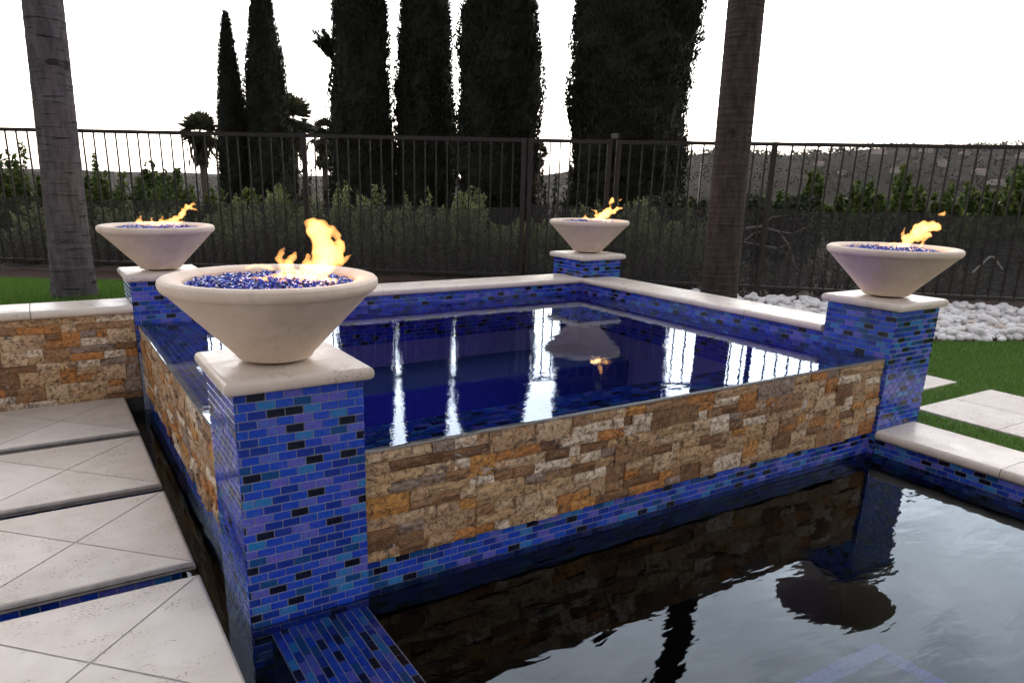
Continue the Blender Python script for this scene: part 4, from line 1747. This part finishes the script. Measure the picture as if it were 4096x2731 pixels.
M_HW = simple('house_wall', (.36, .33, .31), .9, .1, .2)
M_HR = simple('house_roof', (.16, .11, .09), .9, .2, .3)
HOUSES = [(.43, 350, 'pale speck of a house on the hillside just right of the fence post'), (.46, 330, 'low pale house on the hillside left of the upright bush'),
          (.505, 360, 'small pale house high on the hill above the upright bush'), (.53, 320, 'small house on the hillside between the two tall bushes'),
          (.565, 370, 'small pale house close below the ridge, right of centre on the hill'), (.59, 330, 'small pale house behind the tall loose bush'),
          (.615, 365, 'small pale house high on the hill above the flames at the right'), (.64, 315, 'wide pale house on the hillside right of the flames'),
          (.665, 300, 'lowest pale house on the far right hillside'), (.69, 350, 'small house near the ridge at the right edge')]
for k, (a, d, lab) in enumerate(HOUSES):
    la = a * d
    z = terrain_h(la, d)
    t = thing('far_house', lab, 'house', LD(la, d, z), .7 * k, 'houses on the far hillside')
    w = 2.2 + .5 * (k % 3)
    MB().box(-w, w, -1.6, 1.6, -1, 1.3).build('walls', M_HW, t)
    MB().add([(-w - .2, -1.8, 1.3), (w + .2, -1.8, 1.3), (w + .2, 1.8, 1.3), (-w - .2, 1.8, 1.3), (-w * .6, 0, 2.1), (w * .6, 0, 2.1)], [(0, 1, 5, 4), (1, 2, 5), (2, 3, 4, 5), (3, 0, 4), (3, 2, 1, 0)]).build('roof', M_HR, t)

# ================================================================== GRASS, TURF, PEBBLES
def blades(name, pts, h, w, mat, lean, label, cat):
    n = len(pts)
    P = np.array([(x, y, ground_h(x, y)) for x, y in pts])
    a = rng.random(n) * 2 * np.pi
    s = np.stack([np.cos(a), np.sin(a), np.zeros(n)], 1)
    hh = h * rng.uniform(.6, 1.25, (n, 1))
    tip = P + np.concatenate([rng.normal(size=(n, 2)) * lean * hh, hh], 1)
    v = np.stack([P - s * w / 2, P + s * w / 2, tip], 1).reshape(-1, 3)
    me = fast_mesh(name, v, np.arange(n * 3).reshape(-1, 3))
    return tag(newobj(name, me, None, mat), label, cat, None, 'stuff')


M_GRASS = leaf_material('lawn_blade', [(0, (.050, .120, .016)), (.6, (.095, .20, .028)), (1, (.15, .26, .045))], .35)
M_TURF = leaf_material('turf_blade', [(0, (.060, .135, .018)), (.6, (.12, .24, .034)), (1, (.20, .31, .07))], .35)
pts = []
while len(pts) < 70000:
    la, d = rng.uniform(-5.1, -1.0), rng.uniform(4.4, 6.75)
    p = LD(la, d)
    if is_lawn(p.x, p.y) and not (-.25 < p.x < .25 and p.y < 2.8):
        pts.append((p.x, p.y))
blades('lawn_grass', pts, .045, .0045, M_GRASS, .35, 'natural green lawn grass above the retaining wall', 'grass')
pts = []
while len(pts) < 150000:
    x, y = rng.uniform(3.465, 7.3), rng.uniform(-2.4, 2.2)
    if not is_turf(x, y): continue
    if 3.69 < x < 4.61 and (.145 < y < 1.06 or -.96 < y < -.04): continue
    if x < 3.5 and y > -.2: continue
    pts.append((x, y))
blades('turf_grass', pts, .026, .0036, M_TURF, .5, 'artificial green turf round the pavers on the right', 'grass')


def pebble_mesh(seed):
    r = random.Random(seed)
    bm = bmesh.new()
    bmesh.ops.create_icosphere(bm, subdivisions=2, radius=1)
    sc = (r.uniform(.85, 1.25), r.uniform(.75, 1.0), r.uniform(.55, .75))
    for v in bm.verts:
        n = mnoise.noise(v.co * 1.1 + Vector((seed * 7, 0, 0)))
        v.co = Vector((v.co.x * sc[0], v.co.y * sc[1], v.co.z * sc[2])) * (1 + .28 * n)
    me = bm_mesh('white_pebble', bm, True)
    return me


def pebble_mat():
    t = NT('white_river_pebble')
    rnd = t.n('ObjectInfo').outputs['Random']
    c = t.ramp(rnd, [(0, (.74, .72, .70)), (.5, (.80, .79, .78)), (.86, (.70, .68, .67)), (.95, (.60, .50, .42)), (1, (.66, .56, .47))])
    c = t.mix(t.ramp(t.noise(t.pos(), 20, 4), [(.4, 0), (.75, .2)]), c, (.55, .52, .50))
    t.principled(c, .55, t.bump(t.noise(t.pos(), 60, 3), .2, .004), .4)
    return t.m


M_PEB = pebble_mat()
PM = [pebble_mesh(k) for k in range(8)]
for m in PM:
    m.materials.append(M_PEB)
spots = []
la = 1.6
while la < 8.2:
    d = 5.6
    while d < 7.75:
        l2, d2 = la + rng.normal() * .012, d + rng.normal() * .012
        p = LD(l2, d2)
        if is_bed(p.x, p.y) and d2 > bed_line(l2) + .03 and d2 < fpos(l2) - .06 and (Vector((p.x, p.y)) - Vector(LD(2.0, 6.3).xy)).length > .24:
            vis = (2.2 < l2 < 3.45 and d2 > 6.6) or (l2 > 4.05 and l2 < 6.2)
            spots.append((0 if vis else 1, d2, l2, 0.0))
            if rng.random() < .35:
                spots.append((0 if vis else 1, d2 + .03, l2 + .03, .045))
        d += .068
    la += .076
spots.sort()
near = [s for s in spots if s[0] == 0]
for k, (_, d2, l2, dz) in enumerate(near[:300]):
    p = LD(l2, d2)
    o = newobj('white_pebble', PM[k % 8])
    r = rng.uniform(.030, .050)
    o.location = (p.x, p.y, ground_h(p.x, p.y) + r * .45 + dz)
    o.scale = (r, r, r)
    o.rotation_euler = (rng.normal() * .25, rng.normal() * .25, rng.random() * 6.28)
    tag(o, 'smooth white river pebble in the bed along the right fence', 'pebble', 'white pebbles along the right fence')
rest = near[300:] + [s for s in spots if s[0]]
if rest:
    vv, ff = [], []
    base = [(np.array([v.co[:] for v in m.vertices]), np.array([p.vertices[:] for p in m.polygons])) for m in PM]
    off = 0
    for k, (_, d2, l2, dz) in enumerate(rest):
        bv, bf = base[k % 8]
        r = rng.uniform(.030, .050)
        p = LD(l2, d2)
        a = rng.random() * 6.28
        R2 = np.array([[math.cos(a), -math.sin(a), 0], [math.sin(a), math.cos(a), 0], [0, 0, 1]])
        vv.append(bv @ R2.T * r + (p.x, p.y, ground_h(p.x, p.y) + r * .45 + dz))
        ff.append(bf + off)
        off += len(bv)
    tag(newobj('pebbles', fast_mesh('pebbles', np.concatenate(vv), np.concatenate(ff), True), None, M_PEB), 'white pebbles filling the rest of the bed by the fence', 'pebbles', None, 'stuff')


# ================================================================== AIR
hz = NT('evening_haze')
pv_ = hz.n('VolumePrincipled')
pv_.inputs['Color'].default_value = (.92, .86, .84, 1)
pv_.inputs['Density'].default_value = .00008
pv_.inputs['Anisotropy'].default_value = .3
hz.link(pv_.outputs[0], hz.out.inputs['Volume'])
tag(box('haze', -1900, 1900, -1900, 1900, -30, 75, hz.m), 'thin evening haze over the valley', 'haze', None, 'stuff')
